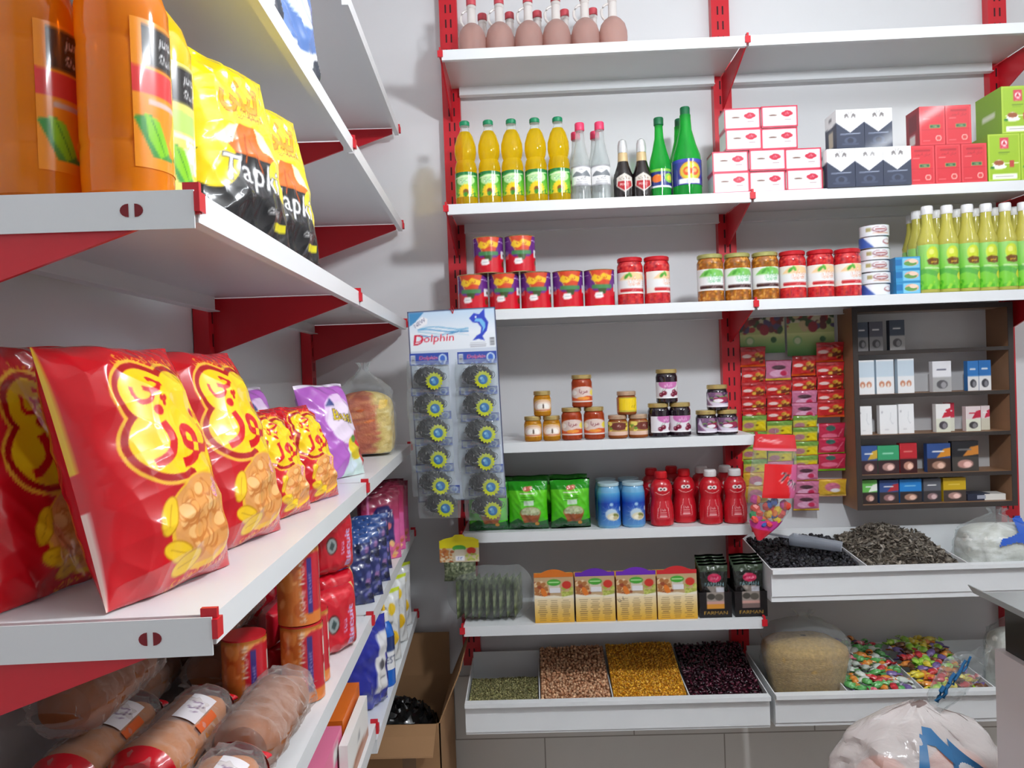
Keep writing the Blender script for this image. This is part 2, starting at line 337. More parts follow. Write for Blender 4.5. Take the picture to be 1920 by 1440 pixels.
class C:
    """a little drawing surface, w x h in any unit, origin lower left"""
    def __init__(s, w, h, n, bg=(255,255,255), ss=2):
        s.w, s.h, s.k, s.ss = w, h, n*ss/w, ss; s.W = n*ss; s.H = max(2, int(round(h*s.k/ss))*ss)
        s.a = np.empty((s.H, s.W, 3)); s.a[:] = bg
        s.X, s.Y = np.meshgrid((np.arange(s.W)+.5)/s.k, (np.arange(s.H)+.5)*h/s.H)
    def _win(s, x0, x1, y0, y1):
        q = s.H/s.h
        return slice(max(0, int(y0*q)-1), max(0, min(s.H, int(y1*q)+2))), slice(max(0, int(x0*s.k)-1), max(0, min(s.W, int(x1*s.k)+2)))
    def _fill(s, sl, m, col, al=1):
        a = s.a[sl]; 
        if a.size: a[m] = a[m]*(1-al) + np.asarray(col, float)*al
    def poly(s, pts, col, al=1):
        p = np.asarray(pts, float); sl = s._win(p[:,0].min(), p[:,0].max(), p[:,1].min(), p[:,1].max()); X, Y = s.X[sl], s.Y[sl]; m = np.zeros(X.shape, bool)
        for i in range(len(p)):
            x0, y0 = p[i]; x1, y1 = p[(i+1) % len(p)]
            if y0 == y1: continue
            m ^= ((Y >= y0) != (Y >= y1)) & (X < (x1-x0)*(Y-y0)/(y1-y0)+x0)
        s._fill(sl, m, col, al); return s
    def rect(s, x0, y0, x1, y1, col, al=1): return s.poly([(x0,y0),(x1,y0),(x1,y1),(x0,y1)], col, al)
    def ell(s, cx, cy, rx, ry, col, rot=0, al=1):
        R = max(rx, ry); sl = s._win(cx-R, cx+R, cy-R, cy+R); X, Y = s.X[sl]-cx, s.Y[sl]-cy; c, q = math.cos(rot), math.sin(rot)
        s._fill(sl, ((X*c+Y*q)/rx)**2 + ((-X*q+Y*c)/ry)**2 < 1, col, al); return s
    def line(s, pts, wd, col, al=1, close=False):
        pts = list(pts) + ([pts[0]] if close else [])
        for (x0, y0), (x1, y1) in zip(pts[:-1], pts[1:]):
            sl = s._win(min(x0,x1)-wd, max(x0,x1)+wd, min(y0,y1)-wd, max(y0,y1)+wd); X, Y = s.X[sl], s.Y[sl]; dx, dy = x1-x0, y1-y0
            t = np.clip(((X-x0)*dx+(Y-y0)*dy)/(dx*dx+dy*dy+1e-12), 0, 1); s._fill(sl, (X-x0-t*dx)**2+(Y-y0-t*dy)**2 < (wd/2)**2, col, al)
        return s
    def text(s, t, x, y, size, col, width=None, rot=0, shear=0, out=0, oc=(255,255,255), al=1):
        """centred on x,y; size = letter height; width squeezes or stretches the line"""
        for o, cc in ((out, oc), (0, col)):
            if o == 0 and cc is oc and out: continue
            if cc is oc and not out: continue
            v, tr = glyphs(t, o)
            if not len(v): return s
            v0, _ = glyphs(t, 0); lo, hi = v0.min(0), v0.max(0); ce = (lo+hi)/2; f = size/.7
            fx = width/(hi[0]-lo[0]) if width else f
            q = (v-ce)*[fx, f]; q[:,0] += shear*q[:,1]; c, sn = math.cos(rot), math.sin(rot); q = np.stack([q[:,0]*c-q[:,1]*sn+x, q[:,0]*sn+q[:,1]*c+y], 1)
            m = np.zeros((s.H, s.W), bool)
            for a, b, d in tr:
                A, B, D = q[a], q[b], q[d]; sl = s._win(min(A[0],B[0],D[0]), max(A[0],B[0],D[0]), min(A[1],B[1],D[1]), max(A[1],B[1],D[1])); X, Y = s.X[sl], s.Y[sl]
                if not X.size: continue
                e1 = (B[0]-A[0])*(Y-A[1])-(B[1]-A[1])*(X-A[0]); e2 = (D[0]-B[0])*(Y-B[1])-(D[1]-B[1])*(X-B[0]); e3 = (A[0]-D[0])*(Y-D[1])-(A[1]-D[1])*(X-D[0])
                m[sl] |= ((e1 >= 0)&(e2 >= 0)&(e3 >= 0))|((e1 <= 0)&(e2 <= 0)&(e3 <= 0))
            s._fill((slice(None), slice(None)), m, cc, al)
        return s
    def grad(s, x0, y0, x1, y1, c0, c1):
        sl = s._win(x0, x1, y0, y1); Y = s.Y[sl]; X = s.X[sl]; t = np.clip((Y-y0)/(y1-y0), 0, 1)[..., None]; m = (X >= x0)&(X <= x1)&(Y >= y0)&(Y <= y1)
        a = s.a[sl]; a[m] = (np.asarray(c0)*(1-t)+np.asarray(c1)*t)[m]; return s
    def blobs(s, x0, y0, x1, y1, cols, n, r, seed=0, asp=1.0, al=1):
        R = np.random.RandomState(seed)
        for _ in range(n):
            k = r*R.uniform(.6, 1.3); s.ell(R.uniform(x0, x1), R.uniform(y0, y1), k, k*R.uniform(.5, 1)*asp, cols[R.randint(len(cols))], R.uniform(0, PI), al)
        return s
    def lines(s, x0, x1, y0, y1, n, col, wd, seed=0, al=1, lo=.6):
        R = np.random.RandomState(seed)
        for i in range(n):
            y = y1-(y1-y0)*(i+.5)/n; L = (x1-x0)*R.uniform(lo, 1)/2; m = (x0+x1)/2; s.line([(m-L, y), (m+L, y)], wd, col, al)
        return s
    def sample(s, U, V):
        a = s.a.reshape(s.H//s.ss, s.ss, s.W//s.ss, s.ss, 3).mean((1, 3)); h, w = a.shape[:2]
        x = np.clip(U*w-.5, 0, w-1.001); y = np.clip(V*h-.5, 0, h-1.001); i, j = x.astype(int), y.astype(int); fx, fy = (x-i)[..., None], (y-j)[..., None]
        i2, j2 = np.minimum(i+1, w-1), np.minimum(j+1, h-1)
        return (a[j,i]*(1-fx)+a[j,i2]*fx)*(1-fy)+(a[j2,i]*(1-fx)+a[j2,i2]*fx)*fy
def UV(nu, nv): return np.meshgrid(np.linspace(0, 1, nu), np.linspace(0, 1, nv))
def flat(mb, c, x0, x1, z0, z1, y, nu=40, nv=40, mi=0):
    """artwork on a plane facing -Y"""
    U, V = UV(nu, nv); return mb.grid(np.stack([x0+(x1-x0)*U, np.full_like(U, y), z0+(z1-z0)*V], -1), c.sample(U, V), mi)
def wrap(mb, c, r, z0, z1, span=3.6, nu=48, nv=36, mi=0, mid=-PI/2):
    """artwork round a bottle or tin; r may be a function of height"""
    U, V = UV(nu, nv); a = mid+(U-.5)*span; Z = z0+(z1-z0)*V; R = np.vectorize(r)(Z) if callable(r) else np.full_like(U, r)
    return mb.grid(np.stack([R*np.cos(a), R*np.sin(a), Z], -1), c.sample(U, V), mi)
def carton(w, h, d, art, side=(255,255,255), top=None, nu=44, nv=44, sideart=None):
    mb = MB(); top = side if top is None else top
    flat(mb, art, -w/2, w/2, 0, h, -d/2, nu, nv)
    for sx in (-1, 1):
        U, V = UV(24, 24); P = np.stack([np.full_like(U, sx*w/2), (-d/2+d*U)*(1 if sx > 0 else -1)*1.0, h*V], -1)
        mb.grid(P, sideart.sample(U, V) if sideart else side, 0)
    mb.add([(-w/2,-d/2,h),(w/2,-d/2,h),(w/2,d/2,h),(-w/2,d/2,h)], [(0,1,2,3)], 0, top)
    mb.add([(-w/2,-d/2,0),(w/2,-d/2,0),(w/2,d/2,0),(-w/2,d/2,0)], [(3,2,1,0)], 0, side)
    mb.add([(-w/2,d/2,0),(w/2,d/2,0),(w/2,d/2,h),(-w/2,d/2,h)], [(3,2,1,0)], 0, side)
    return mb
def ridge(U, V, seed, n=7, f=(1.5, 6), sharp=1.0):
    R = np.random.RandomState(seed); z = np.zeros_like(U)
    for _ in range(n):
        a = R.uniform(0, PI); k = R.uniform(*f); ph = R.uniform(0, 6.3); wa = R.uniform(.3, 1.1)
        s = k*(U*math.cos(a)+V*math.sin(a))*PI+ph+wa*np.sin(2.3*(U*math.sin(a*1.7)+V*math.cos(a*1.3))*PI+ph*2)
        z += (1-np.abs(np.sin(s))**sharp)/k**.7*R.uniform(.5, 1)
    return (z-z.mean())/(z.std()+1e-6)
def pillow(w, h, t, art, back=(200,30,40), nu=60, nv=80, seed=1, amp=.004, pw=2.4, ph=2.2, waist=.05, corner=.02, belly=0., mi=0, seal=0, lean=0.):
    """a filled bag: front towards -Y, bottom at z=0"""
    U, V = UV(nu, nv); u = 2*U-1; vv = V**(1+belly) if belly else V; q = 2*vv-1
    T = t/2*np.clip(1-np.abs(u)**pw, 0, 1)**.62*np.clip(1-np.abs(q)**(ph*1.5), 0, 1)**.75
    if seal: T = T*np.clip((np.minimum(V, 1-V)-seal)/.08, 0, 1)**.6
    edge = np.clip(np.abs(u), 0, 1)**4
    x = u*w/2*(1-waist*np.sin(PI*V)+corner*np.cos(2*PI*V)*0) ; z = h*V*(1-.03*edge*np.sin(PI*V))+h*.012*np.sin(u*5+seed)*(V-.5)
    wr = ridge(U, V*h/w, seed); wr2 = ridge(U, V*h/w, seed+50)
    m = np.clip((1-edge)*np.clip(T/(t*.12), 0, 1), 0, 1); e2 = .45+.55*np.abs(q)**2+.4*edge
    def tip(P):
        if lean:
            y, zz = P[..., 1].copy(), P[..., 2].copy(); P[..., 1] = y*math.cos(lean)+zz*math.sin(lean); P[..., 2] = zz*math.cos(lean)-y*math.sin(lean)
        P[..., 2] = np.maximum(P[..., 2], .0004); return P
    mb = MB(); mb.grid(tip(np.stack([x, -T-amp*wr*m*e2, z], -1)), art.sample(U, V) if isinstance(art, C) else art, mi)
    mb.grid(tip(np.stack([x, T+amp*wr2*m*e2, z], -1)), back, mi, flip=True)
    return mb
def spot(k, px, py, d, rz=0): return (X_at(px, py, d), YW-d, H+ZS[k]+.0008, rz)
def hgt(k, px, ytop, d): return at(px, ytop, d)[1]-H-ZS[k]
PRINT = mat('printed_paper', None, .45); GLOSSP = mat('printed_gloss', None, .22, coat=.5); FOIL = mat('printed_foil', None, .24, coat=.6, bump=.25, bscale=28)
BAGM = mat('snack_bag_film', None, .26, coat=.6, bump=.3, bscale=16)
CARD = mat('printed_carton', None, .4, coat=.12)
# ------------------------------------------------------------------ top shelf: vinegar jugs
VIN = liquid('vinegar', (214,178,170), .45, .15, (232,200,188)); HDPE = film('milky_plastic', (228,222,218), .35, .3, .1, 30, .8)
def jug(k):
    t = thing('vinegar_jug', '', 'jug'); s = k
    body = [(.030,0),(.041,.004),(.0435,.03),(.043,.05),(.037,.072),(.026,.086),(.016,.094)]
    part('bottle', MB().lathe([(r*s, z*s) for r, z in body]), VIN, t)
    part('neck', MB().lathe([(r*s, z*s) for r, z in [(.0165,.0935),(.0135,.10),(.0128,.14),(.014,.142),(.014,.15),(.0128,.15)]], 20), HDPE, t)
    a = np.linspace(0, PI, 12); part('handle', MB().tube([(-.0125*s-.021*s*math.sin(q), 0, s*(.138-.052*(1-math.cos(q))/2-.0)) for q in a], .0042*s, 8), HDPE, t)
    part('cap', MB().lathe([(r*s, z*s) for r, z in [(.0145,.151),(.0150,.152),(.0150,.171),(.0135,.173)]], 20), mat('cap_brick', (190,70,80), .45), t)
    return t
sp = [spot('S1', x, 90-(x-826)*.05, .285) for x in (886, 938, 992, 1044, 1098, 1150)]
series(jug(1.0), sp, [f'{o} vinegar jug from the left in the front row on the top shelf' for o in ORD[:6]], 'vinegar jugs on the top shelf')
sp = [spot('S1', x, 90-(x-826)*.05, .185) for x in (906, 957, 1009, 1060, 1113)]
series(jug(.99), sp, [f'{o} vinegar jug from the left in the back row on the top shelf' for o in ORD[:5]], 'vinegar jugs on the top shelf')
# ------------------------------------------------------------------ second shelf: oil and drinks
CLEARP = film('clear_bottle', (235,242,240), .86, .05, 0, 1, .6)
OIL = liquid('sunflower_oil', (246,214,30), .62, .05, (252,232,80))
G1 = mat('cap_green', (18,130,86), .4)
a = C(.13, .075, 72, (70,170,60)); a.grad(0, 0, .13, .075, (150,200,40), (40,150,60)); a.rect(0, .066, .13, .075, (30,120,60))
a.ell(.065, .05, .03, .016, (190,230,160)); a.text(fa('لادن'), .065, .051, .014, (250,252,240), out=.02, oc=(40,140,70)); a.line([(.03,.058),(.10,.064)], .003, (230,240,200))
for i in range(18):
    q = i*PI/9; a.ell(.065+.015*math.cos(q), .014+.015*math.sin(q), .010, .0038, (250,205,20), q)
a.ell(.065, .014, .009, .009, (130,80,20)); a.blobs(0,0,.13,.012,[(60,140,40),(230,200,30)],16,.006,3); OILART = a
def oil():
    t = thing('oil_bottle', '', 'bottle'); h = hgt('S2', 961, 228, .28); k = h/.255
    R = [(.026,0),(.0335,.004),(.034,.03),(.034,.1),(.0325,.107),(.034,.114),(.031,.13),(.0275,.138),(.031,.148),(.0335,.165),(.0325,.185),(.024,.213),(.0165,.226)]
    R = [(r, z*k) for r, z in R]
    part('bottle', MB().lathe(R, 32), OIL, t)
    part('neck', MB().lathe([(r, z*k) for r, z in [(.0168,.2255),(.0135,.235),(.0125,.242),(.015,.2425),(.015,.2445),(.012,.2445)]], 20), CLEARP, t)
    part('cap', MB().lathe([(r, z*k) for r, z in [(.0146,.2447),(.0158,.246),(.0158,.256),(.0135,.259)]], 24), G1, t)
    part('label', wrap(MB(), OILART, .0345, .026*k, .1*k, 3.9), GLOSSP, t)
    return t
sp = [spot('S2', x, 378-i*2, .282) for i, x in enumerate((876, 920, 963, 1007, 1050))]
series(oil(), sp, [f'{o} sunflower oil bottle from the left' + (', green cap, beside the red upright' if i == 0 else ', green cap') for i, o in enumerate(ORD[:5])], 'sunflower oil bottles')
a = C(.10, .06, 60, (238,238,238)); a.rect(0, .056, .1, .06, (150,150,155)); a.rect(0,0,.1,.004,(150,150,155)); a.poly([(.02,.032),(.035,.043),(.05,.036),(.065,.046),(.08,.032),(.08,.028),(.02,.028)], (120,125,130)); a.text('LAR', .05, .048, .005, (90,90,95)); a.text(fa('گلاب'), .05, .0215, .009, (60,60,66)); a.lines(.03,.07,.004,.014,2,(130,130,135),.0014); WATART = a
WATER = liquid('rose_water', (226,230,230), .72, .04, (244,248,248))
def waterb():
    t = thing('rosewater_bottle', '', 'bottle'); k = hgt('S2', 1089, 233, .29)/.245
    part('bottle', MB().lathe([(r, z*k) for r, z in [(.024,0),(.029,.004),(.029,.115),(.0275,.125),(.021,.15),(.0145,.185),(.0125,.215),(.0125,.224)]], 28), WATER, t)
    part('cap', MB().lathe([(r, z*k) for r, z in [(.014,.222),(.0148,.224),(.0146,.244),(.013,.247)]], 20), mat('cap_pink', (222,60,100), .4), t)
    part('label', wrap(MB(), WATART, .0296, .045*k, .108*k, 3.7), PRINT, t)
    return t
sp = [spot('S2', 1091, 372, .29), spot('S2', 1128, 370, .29), spot('S2', 1083, 372, .2), spot('S2', 1119, 370, .2)]
series(waterb(), sp, ['clear rosewater bottle with pink cap next to the sunflower oil', 'clear rosewater bottle with pink cap next to the dark bottles', 'rosewater bottle half hidden behind the one next to the oil', 'rosewater bottle half hidden behind the one next to the dark bottles'], 'rosewater bottles')
a = C(.1, .075, 60, (24,16,16)); a.poly([(.02,.03),(.05,.008),(.08,.03),(.078,.058),(.05,.072),(.022,.058)], (205,200,190)); a.poly([(.025,.03),(.05,.013),(.075,.03),(.073,.045),(.027,.045)], (170,28,36)); a.text('MALT', .05, .034, .009, (240,235,225)); a.text(fa('مالت'), .05, .056, .011, (90,60,40)); MALT = a
def malt():
    t = thing('malt_bottle', '', 'bottle'); k = hgt('S2', 1168, 264, .29)/.2
    part('bottle', MB().lathe([(r, z*k) for r, z in [(.026,0),(.0305,.004),(.0305,.07),(.028,.085),(.019,.115),(.0145,.135),(.0135,.16)]], 28), mat('dark_glass', (26,14,12), .06, coat=.6), t)
    part('neck_label', MB().lathe([(r, z*k) for r, z in [(.0165,.126),(.0156,.132),(.0146,.155),(.0142,.156)]], 24), mat('gold_paper', (205,180,135), .4, metal=.2), t)
    part('foil_cap', MB().lathe([(r, z*k) for r, z in [(.0146,.1565),(.0152,.165),(.0145,.185),(.011,.198),(.004,.203)]], 24), mat('silver_foil', (215,216,216), .35, metal=.5, bump=.4, bscale=120), t)
    part('label', wrap(MB(), MALT, lambda z: .031 if z < .07*k else .031-(z/k-.07)*.17, .012*k, .087*k, 3.0), GLOSSP, t)
    return t
sp = [spot('S2', 1170, 368, .29), spot('S2', 1205, 367, .29)]
series(malt(), sp, ['dark bottle with foil top beside the clear rosewater', 'dark bottle with foil top beside the green bottles'], 'dark foil-topped bottles')
GRN = liquid('green_bottle', (44,196,80), .5, .06, (110,230,120))
a = C(.12, .07, 64, (32,48,120)); a.rect(0, .06, .12, .07, (120,190,60)); a.rect(0, 0, .12, .008, (225,228,235)); a.ell(.045,.034,.016,.015,(225,110,30)); a.ell(.085,.036,.018,.018,(130,190,60)); a.ell(.085,.036,.010,.010,(220,210,60)); a.text(fa('آبلیمو'), .06, .05, .008, (240,235,120)); GA = a
a = C(.15, .085, 72, (52,56,140)); a.rect(0, .075, .15, .085, (60,64,170)); a.ell(.078,.044,.03,.032,(215,160,40)); a.ell(.078,.044,.024,.026,(190,200,60))
for x_ in (.068,.089): a.ell(x_, .044, .011, .014, (225,80,40)); a.ell(x_, .046, .006, .007, (250,170,90))
a.rect(.045,.004,.105,.02,(236,238,242)); a.text(fa('نارنج'), .076, .0125, .008, (40,60,140)); GB = a
def greenb(k, r, art, z0, z1):
    t = thing('green_drink_bottle', '', 'bottle')
    part('bottle', MB().lathe([(q*r/.032, z*k) for q, z in [(.026,0),(.0315,.004),(.032,.11),(.030,.135),(.0215,.17),(.0135,.215),(.012,.25),(.012,.262)]], 30), GRN, t)
    part('cap', MB().lathe([(.0138,.26*k),(.015,.262*k),(.015,.284*k),(.0135,.287*k)], 20), mat('cap_dark_green', (10,96,56), .4), t)
    part('label', wrap(MB(), art, r+.0006, z0*k, z1*k, 3.8), GLOSSP, t)
    return t
k1 = hgt('S2', 1236, 222, .28)/.287; k2 = hgt('S2', 1287, 201, .28)/.287
series(greenb(k1, .033, GA, .035, .1), [spot('S2', 1239, 365, .28)], ['smaller green bottle with dark blue label beside the dark bottles'], 'green drink bottles')
g = greenb(k2, .0445, GB, .035, .115)
series(g, [spot('S2', 1289, 362, .275), spot('S2', 1278, 362, .165)], ['larger green bottle with purple label beside the white tea cartons', 'green bottle standing behind the larger green bottle'], 'green drink bottles')
# ------------------------------------------------------------------ second shelf: cartons of tea
a = C(.11, .064, 66, (196,36,66)); a.rect(.004,.004,.106,.060,(246,246,246)); a.line([(.008,.008),(.102,.008),(.102,.056),(.008,.056)],.001,(220,120,140),close=True)
a.ell(.035,.02,.022,.005,(205,205,208)); a.ell(.035,.0225,.017,.0035,(246,246,246)); a.ell(.035,.03,.015,.009,(218,218,220)); a.ell(.035,.036,.0155,.0036,(236,236,236)); a.ell(.035,.036,.013,.0026,(120,90,80)); a.line([(.02,.03),(.014,.033),(.018,.025)],.0015,(190,190,195)); a.line([(.034,.042),(.037,.047),(.033,.052)],.0016,(200,200,205))
for dx, dy in ((-.009,.0),(.009,0),(0,.004),(0,-.004),(.005,.003),(-.005,-.003)): a.ell(.078+dx,.04+dy,.009,.006,(190,30,58))
a.text(fa('چای'), .078, .041, .006, (250,220,225)); a.line([(.07,.022),(.09,.022)],.0025,(150,120,125)); a.line([(.073,.016),(.088,.016)],.0015,(190,160,165)); TEA = a
side = C(.07,.064,20,(240,240,240)); side.rect(0,0,.07,.006,(196,36,66)); side.rect(0,.058,.07,.064,(196,36,66))
w_, h_ = .1075, .0632
cart = single('tea_carton', carton(w_, h_, .07, TEA, (236,236,236), (235,235,235), sideart=side), CARD, '', 'tea carton')
rows_ = [((1364,1432,1501), 'bottom row'), ((1364,1432,1501), 'second row'), ((1388,1459), 'third row'), ((1388,1459), 'top row')]
sp, lb = [], []
for r_, (xs, n) in enumerate(rows_):
    x_ = X_at(1433 if len(xs) == 3 else 1424, 360, .285)
    for i in range(len(xs)):
        sp.append((x_+(i-(len(xs)-1)/2)*(w_+.0012), YW-.29+(.006 if (r_+i) % 2 else 0), H+ZS['S2']+.001+r_*(h_+.0006), (r_*7+i) % 3*.012-.01)); lb.append(f'white tea carton with cup picture and red border, {n}, ' + (('left', 'middle', 'right') if len(xs) == 3 else ('left', 'right'))[i])
series(cart, sp, lb, 'white tea cartons stacked on the second shelf')
def pyramid(name, artc, w, h, d, depth, px, side, top, cat, desc, grp, sideart=None, nrow=(3, 2), pxtop=None, rz=.0):
    c = single(name, carton(w, h, d, artc, side, top, sideart=sideart), CARD, '', cat); sp, lb = [], []
    for r_, n in enumerate(nrow):
        x_ = X_at(px if r_ == 0 else pxtop, 350, depth)
        for i in range(n):
            sp.append((x_+(i-(n-1)/2)*(w+.001), YW-depth, H+ZS['S2']+.001+r_*(h+.0005), rz)); lb.append(f"{desc}, {'bottom row' if r_ == 0 else 'top row'}, {(['left','middle','right'] if n == 3 else ['left','right'])[i]}")
    return series(c, sp, lb, grp)
NAVY = (44,52,74)
a = C(.082, .114, 60, NAVY); a.poly([(0,.114),(.082,.114),(.082,.076),(.041,.046),(0,.076)], (244,244,244))
for sx in (-1, 1):
    q = lambda pts: [(.041+sx*x, y) for x, y in pts]
    a.poly(q([(.003,.088),(.006,.1),(.011,.103),(.017,.098),(.016,.088),(.013,.088),(.012,.093),(.008,.093),(.006,.088)]), (120,115,115)); a.line(q([(.004,.1),(.003,.105),(.007,.108)]),.0016,(120,115,115))
a.line([(.02,.084),(.062,.084)],.001,(170,165,165)); a.line([(.012,.041),(.07,.043)],.0028,(150,160,180)); a.ell(.041,.022,.018,.011,(70,80,104)); a.ell(.041,.022,.009,.008,(38,44,64)); a.ell(.041,.012,.026,.004,(64,72,96)); NAV = a
sa = C(.05,.114,20,NAVY); sa.poly([(0,.114),(.05,.114),(.05,.076),(.025,.07),(0,.076)],(244,244,244)); sa.rect(.015,.01,.035,.06,(190,180,160)); sa.rect(.018,.09,.03,.1,(120,120,125))
pyramid('black_tea_carton', NAV, .0815, .114, .085, .30, 1619, NAVY, (240,240,240), 'tea carton', 'navy and white tea carton with zigzag front', 'navy and white tea cartons', sa, pxtop=1612)
a = C(.075, .115, 60, (206,40,52)); a.line([(.004,.004),(.071,.004),(.071,.111),(.004,.111)],.0012,(232,110,110),close=True); a.line([(.018,.1),(.06,.1)],.006,(170,26,40)); a.text(fa('چای احمد'), .04, .088, .008, (150,30,40)); a.line([(.012,.078),(.03,.078)],.003,(225,110,110)); a.rect(.03,.05,.06,.06,(40,90,60)); a.line([(.03,.05),(.06,.05),(.06,.06),(.03,.06)],.0016,(210,190,90),close=True); a.text('TEA',.045,.055,.005,(230,220,150)); a.line([(.006,.045),(.07,.045)],.0012,(180,26,40)); a.ell(.055,.02,.009,.009,(240,170,160)); a.ell(.055,.02,.006,.006,(206,60,60)); a.line([(.01,.012),(.03,.012)],.002,(250,180,170)); REDT = a
sa = C(.05,.115,20,(150,28,40)); sa.rect(.012,.01,.034,.04,(225,220,215)); sa.rect(.01,.05,.04,.1,(120,22,34))
pyramid('red_tea_carton', REDT, .0752, .1145, .08, .295, 1765, (186,32,44), (196,38,50), 'tea carton', 'red tea carton with small green badge', 'red tea cartons', sa, pxtop=1762)
LIME = (150,186,30)
a = C(.09, .14, 60, LIME); a.line([(.003,.003),(.087,.003),(.087,.137),(.003,.137)],.001,(196,214,90),close=True); a.rect(.034,.095,.058,.128,(206,60,80)); a.ell(.046,.112,.008,.009,(250,225,225)); a.poly([(.04,.108),(.046,.12),(.052,.108)],(190,30,50)); a.text(fa('هاتی'), .046, .1, .005, (250,240,240)); a.line([(.03,.085),(.06,.085)],.0016,(90,120,20)); a.line([(.03,.08),(.055,.08)],.0012,(90,120,20)); a.line([(.01,.052),(.084,.052)],.0012,(222,228,170)); a.ell(.03,.042,.021,.007,(238,238,232)); a.ell(.03,.05,.016,.013,(246,246,240)); a.ell(.03,.054,.014,.008,(150,80,40)); a.ell(.012,.04,.006,.004,(40,120,40)); a.rect(.06,.04,.072,.06,(180,60,50)); a.rect(.012,.006,.08,.02,(246,246,240)); a.line([(.02,.013),(.07,.013)],.0015,(170,170,150)); GRT = a
sa = C(.08,.14,24,(128,166,34)); sa.rect(.02,.06,.06,.075,(222,226,205))
pyramid('green_tea_carton', GRT, .094, .1385, .13, .272, 1889, (128,166,34), (140,178,44), 'tea carton', 'lime green tea carton with cup picture', 'lime green tea cartons', sa, nrow=(2, 2), pxtop=1916)
# ------------------------------------------------------------------ third shelf: tins and jars
a = C(.19, .112, 84, (200,22,40)); a.poly([(0,.112),(.19,.112),(.19,.062),(.155,.05),(.135,.058),(.12,.046),(.07,.046),(.055,.058),(.035,.05),(0,.062)], (104,44,130)); a.line([(.125,.098),(.19,.093)],.002,(220,200,230)); a.line([(0,.098),(.05,.098)],.002,(220,200,230))
a.poly([(.055,.112),(.135,.112),(.118,.066),(.078,.066)], (206,70,40)); a.line([(.055,.112),(.078,.06)],.0025,(240,200,60)); a.poly([(.06,.085),(.07,.1),(.085,.094),(.1,.103),(.112,.098),(.13,.094),(.124,.078),(.1,.084),(.085,.074),(.066,.078)], (236,190,40)); a.text(fa('تبرک'), .095, .09, .012, (170,40,30)); a.rect(.062,.054,.128,.066,(70,130,80)); a.poly([(.08,.054),(.11,.054),(.103,.036),(.087,.036)], (60,80,40)); a.poly([(.07,.03),(.074,.042),(.095,.042),(.098,.026),(.088,.022),(.074,.022)], (240,238,236)); a.line([(.078,.033),(.092,.033)],.002,(120,120,130)); a.rect(.14,.044,.17,.068,(232,230,234)); a.ell(.158,.055,.006,.005,(90,90,70)); a.ell(.152,.026,.009,.01,(110,60,34)); TIN = a
def tin():
    t = thing('tomato_paste_tin', '', 'tin'); h = .112; r = .0462
    part('tin_body', MB().lathe([(r-.001,.001),(r,.003),(r,h-.003),(r-.001,h-.001)], 36), mat('tin_red', (170,24,44), .3, coat=.3), t)
    part('label', wrap(MB(), TIN, r+.0005, .003, h-.003, 4.0, 60, 40), GLOSSP, t)
    part('rim', MB().lathe([(r+.0004,0),(r+.0014,.0012),(r+.0004,.0028)], 36).lathe([(r+.0004,h-.0028),(r+.0016,h-.001),(r+.0008,h),(r-.003,h),(r-.0035,h-.002)], 36), mat('tin_gold', (205,180,130), .25, metal=.8), t)
    return t
xs = (888, 947, 1006, 1066, 1125); sp = [spot('S3', x, 578-(x-888)*.03, .275) for x in xs]
sp += [(X_at(x, 515, .275), YW-.275, H+ZS['S3']+.114, 0) for x in (917, 977)]
for i, s in enumerate(sp): sp[i] = s[:3]+((-.08, .0, .05, .12, .1, .05, .1)[i],)
series(tin(), sp, [f'{o} tomato paste tin from the left in the bottom row' for o in ORD[:5]] + ['left tomato paste tin standing on the row of tins', 'right tomato paste tin standing on the row of tins'], 'tomato paste tins')
def jarart(c0, c1, txt, leaf, dark):
    a = C(.14, .05, 66, c0); a.poly([(.02,.03),(.045,.046),(.07,.05),(.1,.046),(.12,.03)], c1); a.rect(0,.012,.14,.032,(228,228,228)); a.text(fa(txt), .075, .03, .017, (246,246,246), out=.05, oc=leaf); a.ell(.05,.04,.008,.004,(70,150,50),.6); a.ell(.062,.043,.007,.004,(90,170,60),2.3); a.line([(.03,.008),(.11,.008)],.007,dark); a.text(fa('ترشی'), .07, .008, .005, (245,240,240)); a.lines(.1,.135,.012,.03,4,(170,170,170),.0014); return a
JB, JR = jarart((226,226,222),(120,190,90),'بیژن',(90,170,110),(60,28,28)), jarart((232,226,218),(240,200,150),'بیژن',(220,150,120),(190,36,44))
def picklejar(kind):
    t = thing('pickle_jar', '', 'jar'); h = hgt('S3', 1384, 477, .285); r = .0393
    fill = mat('pickle_in_glass', None, .08, coat=.7); cs = [(150,86,26),(206,146,60),(120,80,30),(190,120,40)] if kind == 'b' else [(196,40,44),(150,20,34),(214,70,60),(170,26,40)]; pa = C(.26,h,110,cs[0]); pa.blobs(0,0,.26,h,cs,420,.005,3)
    prof = [(r-.004,0),(r,.004),(r,.034),(r-.0012,.037),(r-.0012,h-.052),(r,h-.048),(r,h-.026),(r-.005,h-.014),(r-.006,h-.012)]
    part('jar_glass', wrap(MB().lathe(prof, 32, 0, cs[0]), pa, lambda q: float(np.interp(q, [p[1] for p in prof], [p[0] for p in prof]))+.0003, .001, h-.013, 2*PI, 80, 60), fill, t)
    part('label', wrap(MB(), JB if kind == 'b' else JR, r+.0004, .034, h-.046, 3.6, 54, 30), GLOSSP, t)
    lid = mat('lid_olive', (172,170,104), .3, metal=.4) if kind == 'b' else mat('lid_red', (190,30,40), .3, metal=.2)
    part('lid', MB().lathe([(r-.004,h-.0135),(r-.0015,h-.012),(r-.001,h-.003),(r-.004,h)], 32), lid, t)
    return t
sp = [spot('S3', x, 567-i, .285, .06*i) for i, x in enumerate((1333, 1384, 1436))]
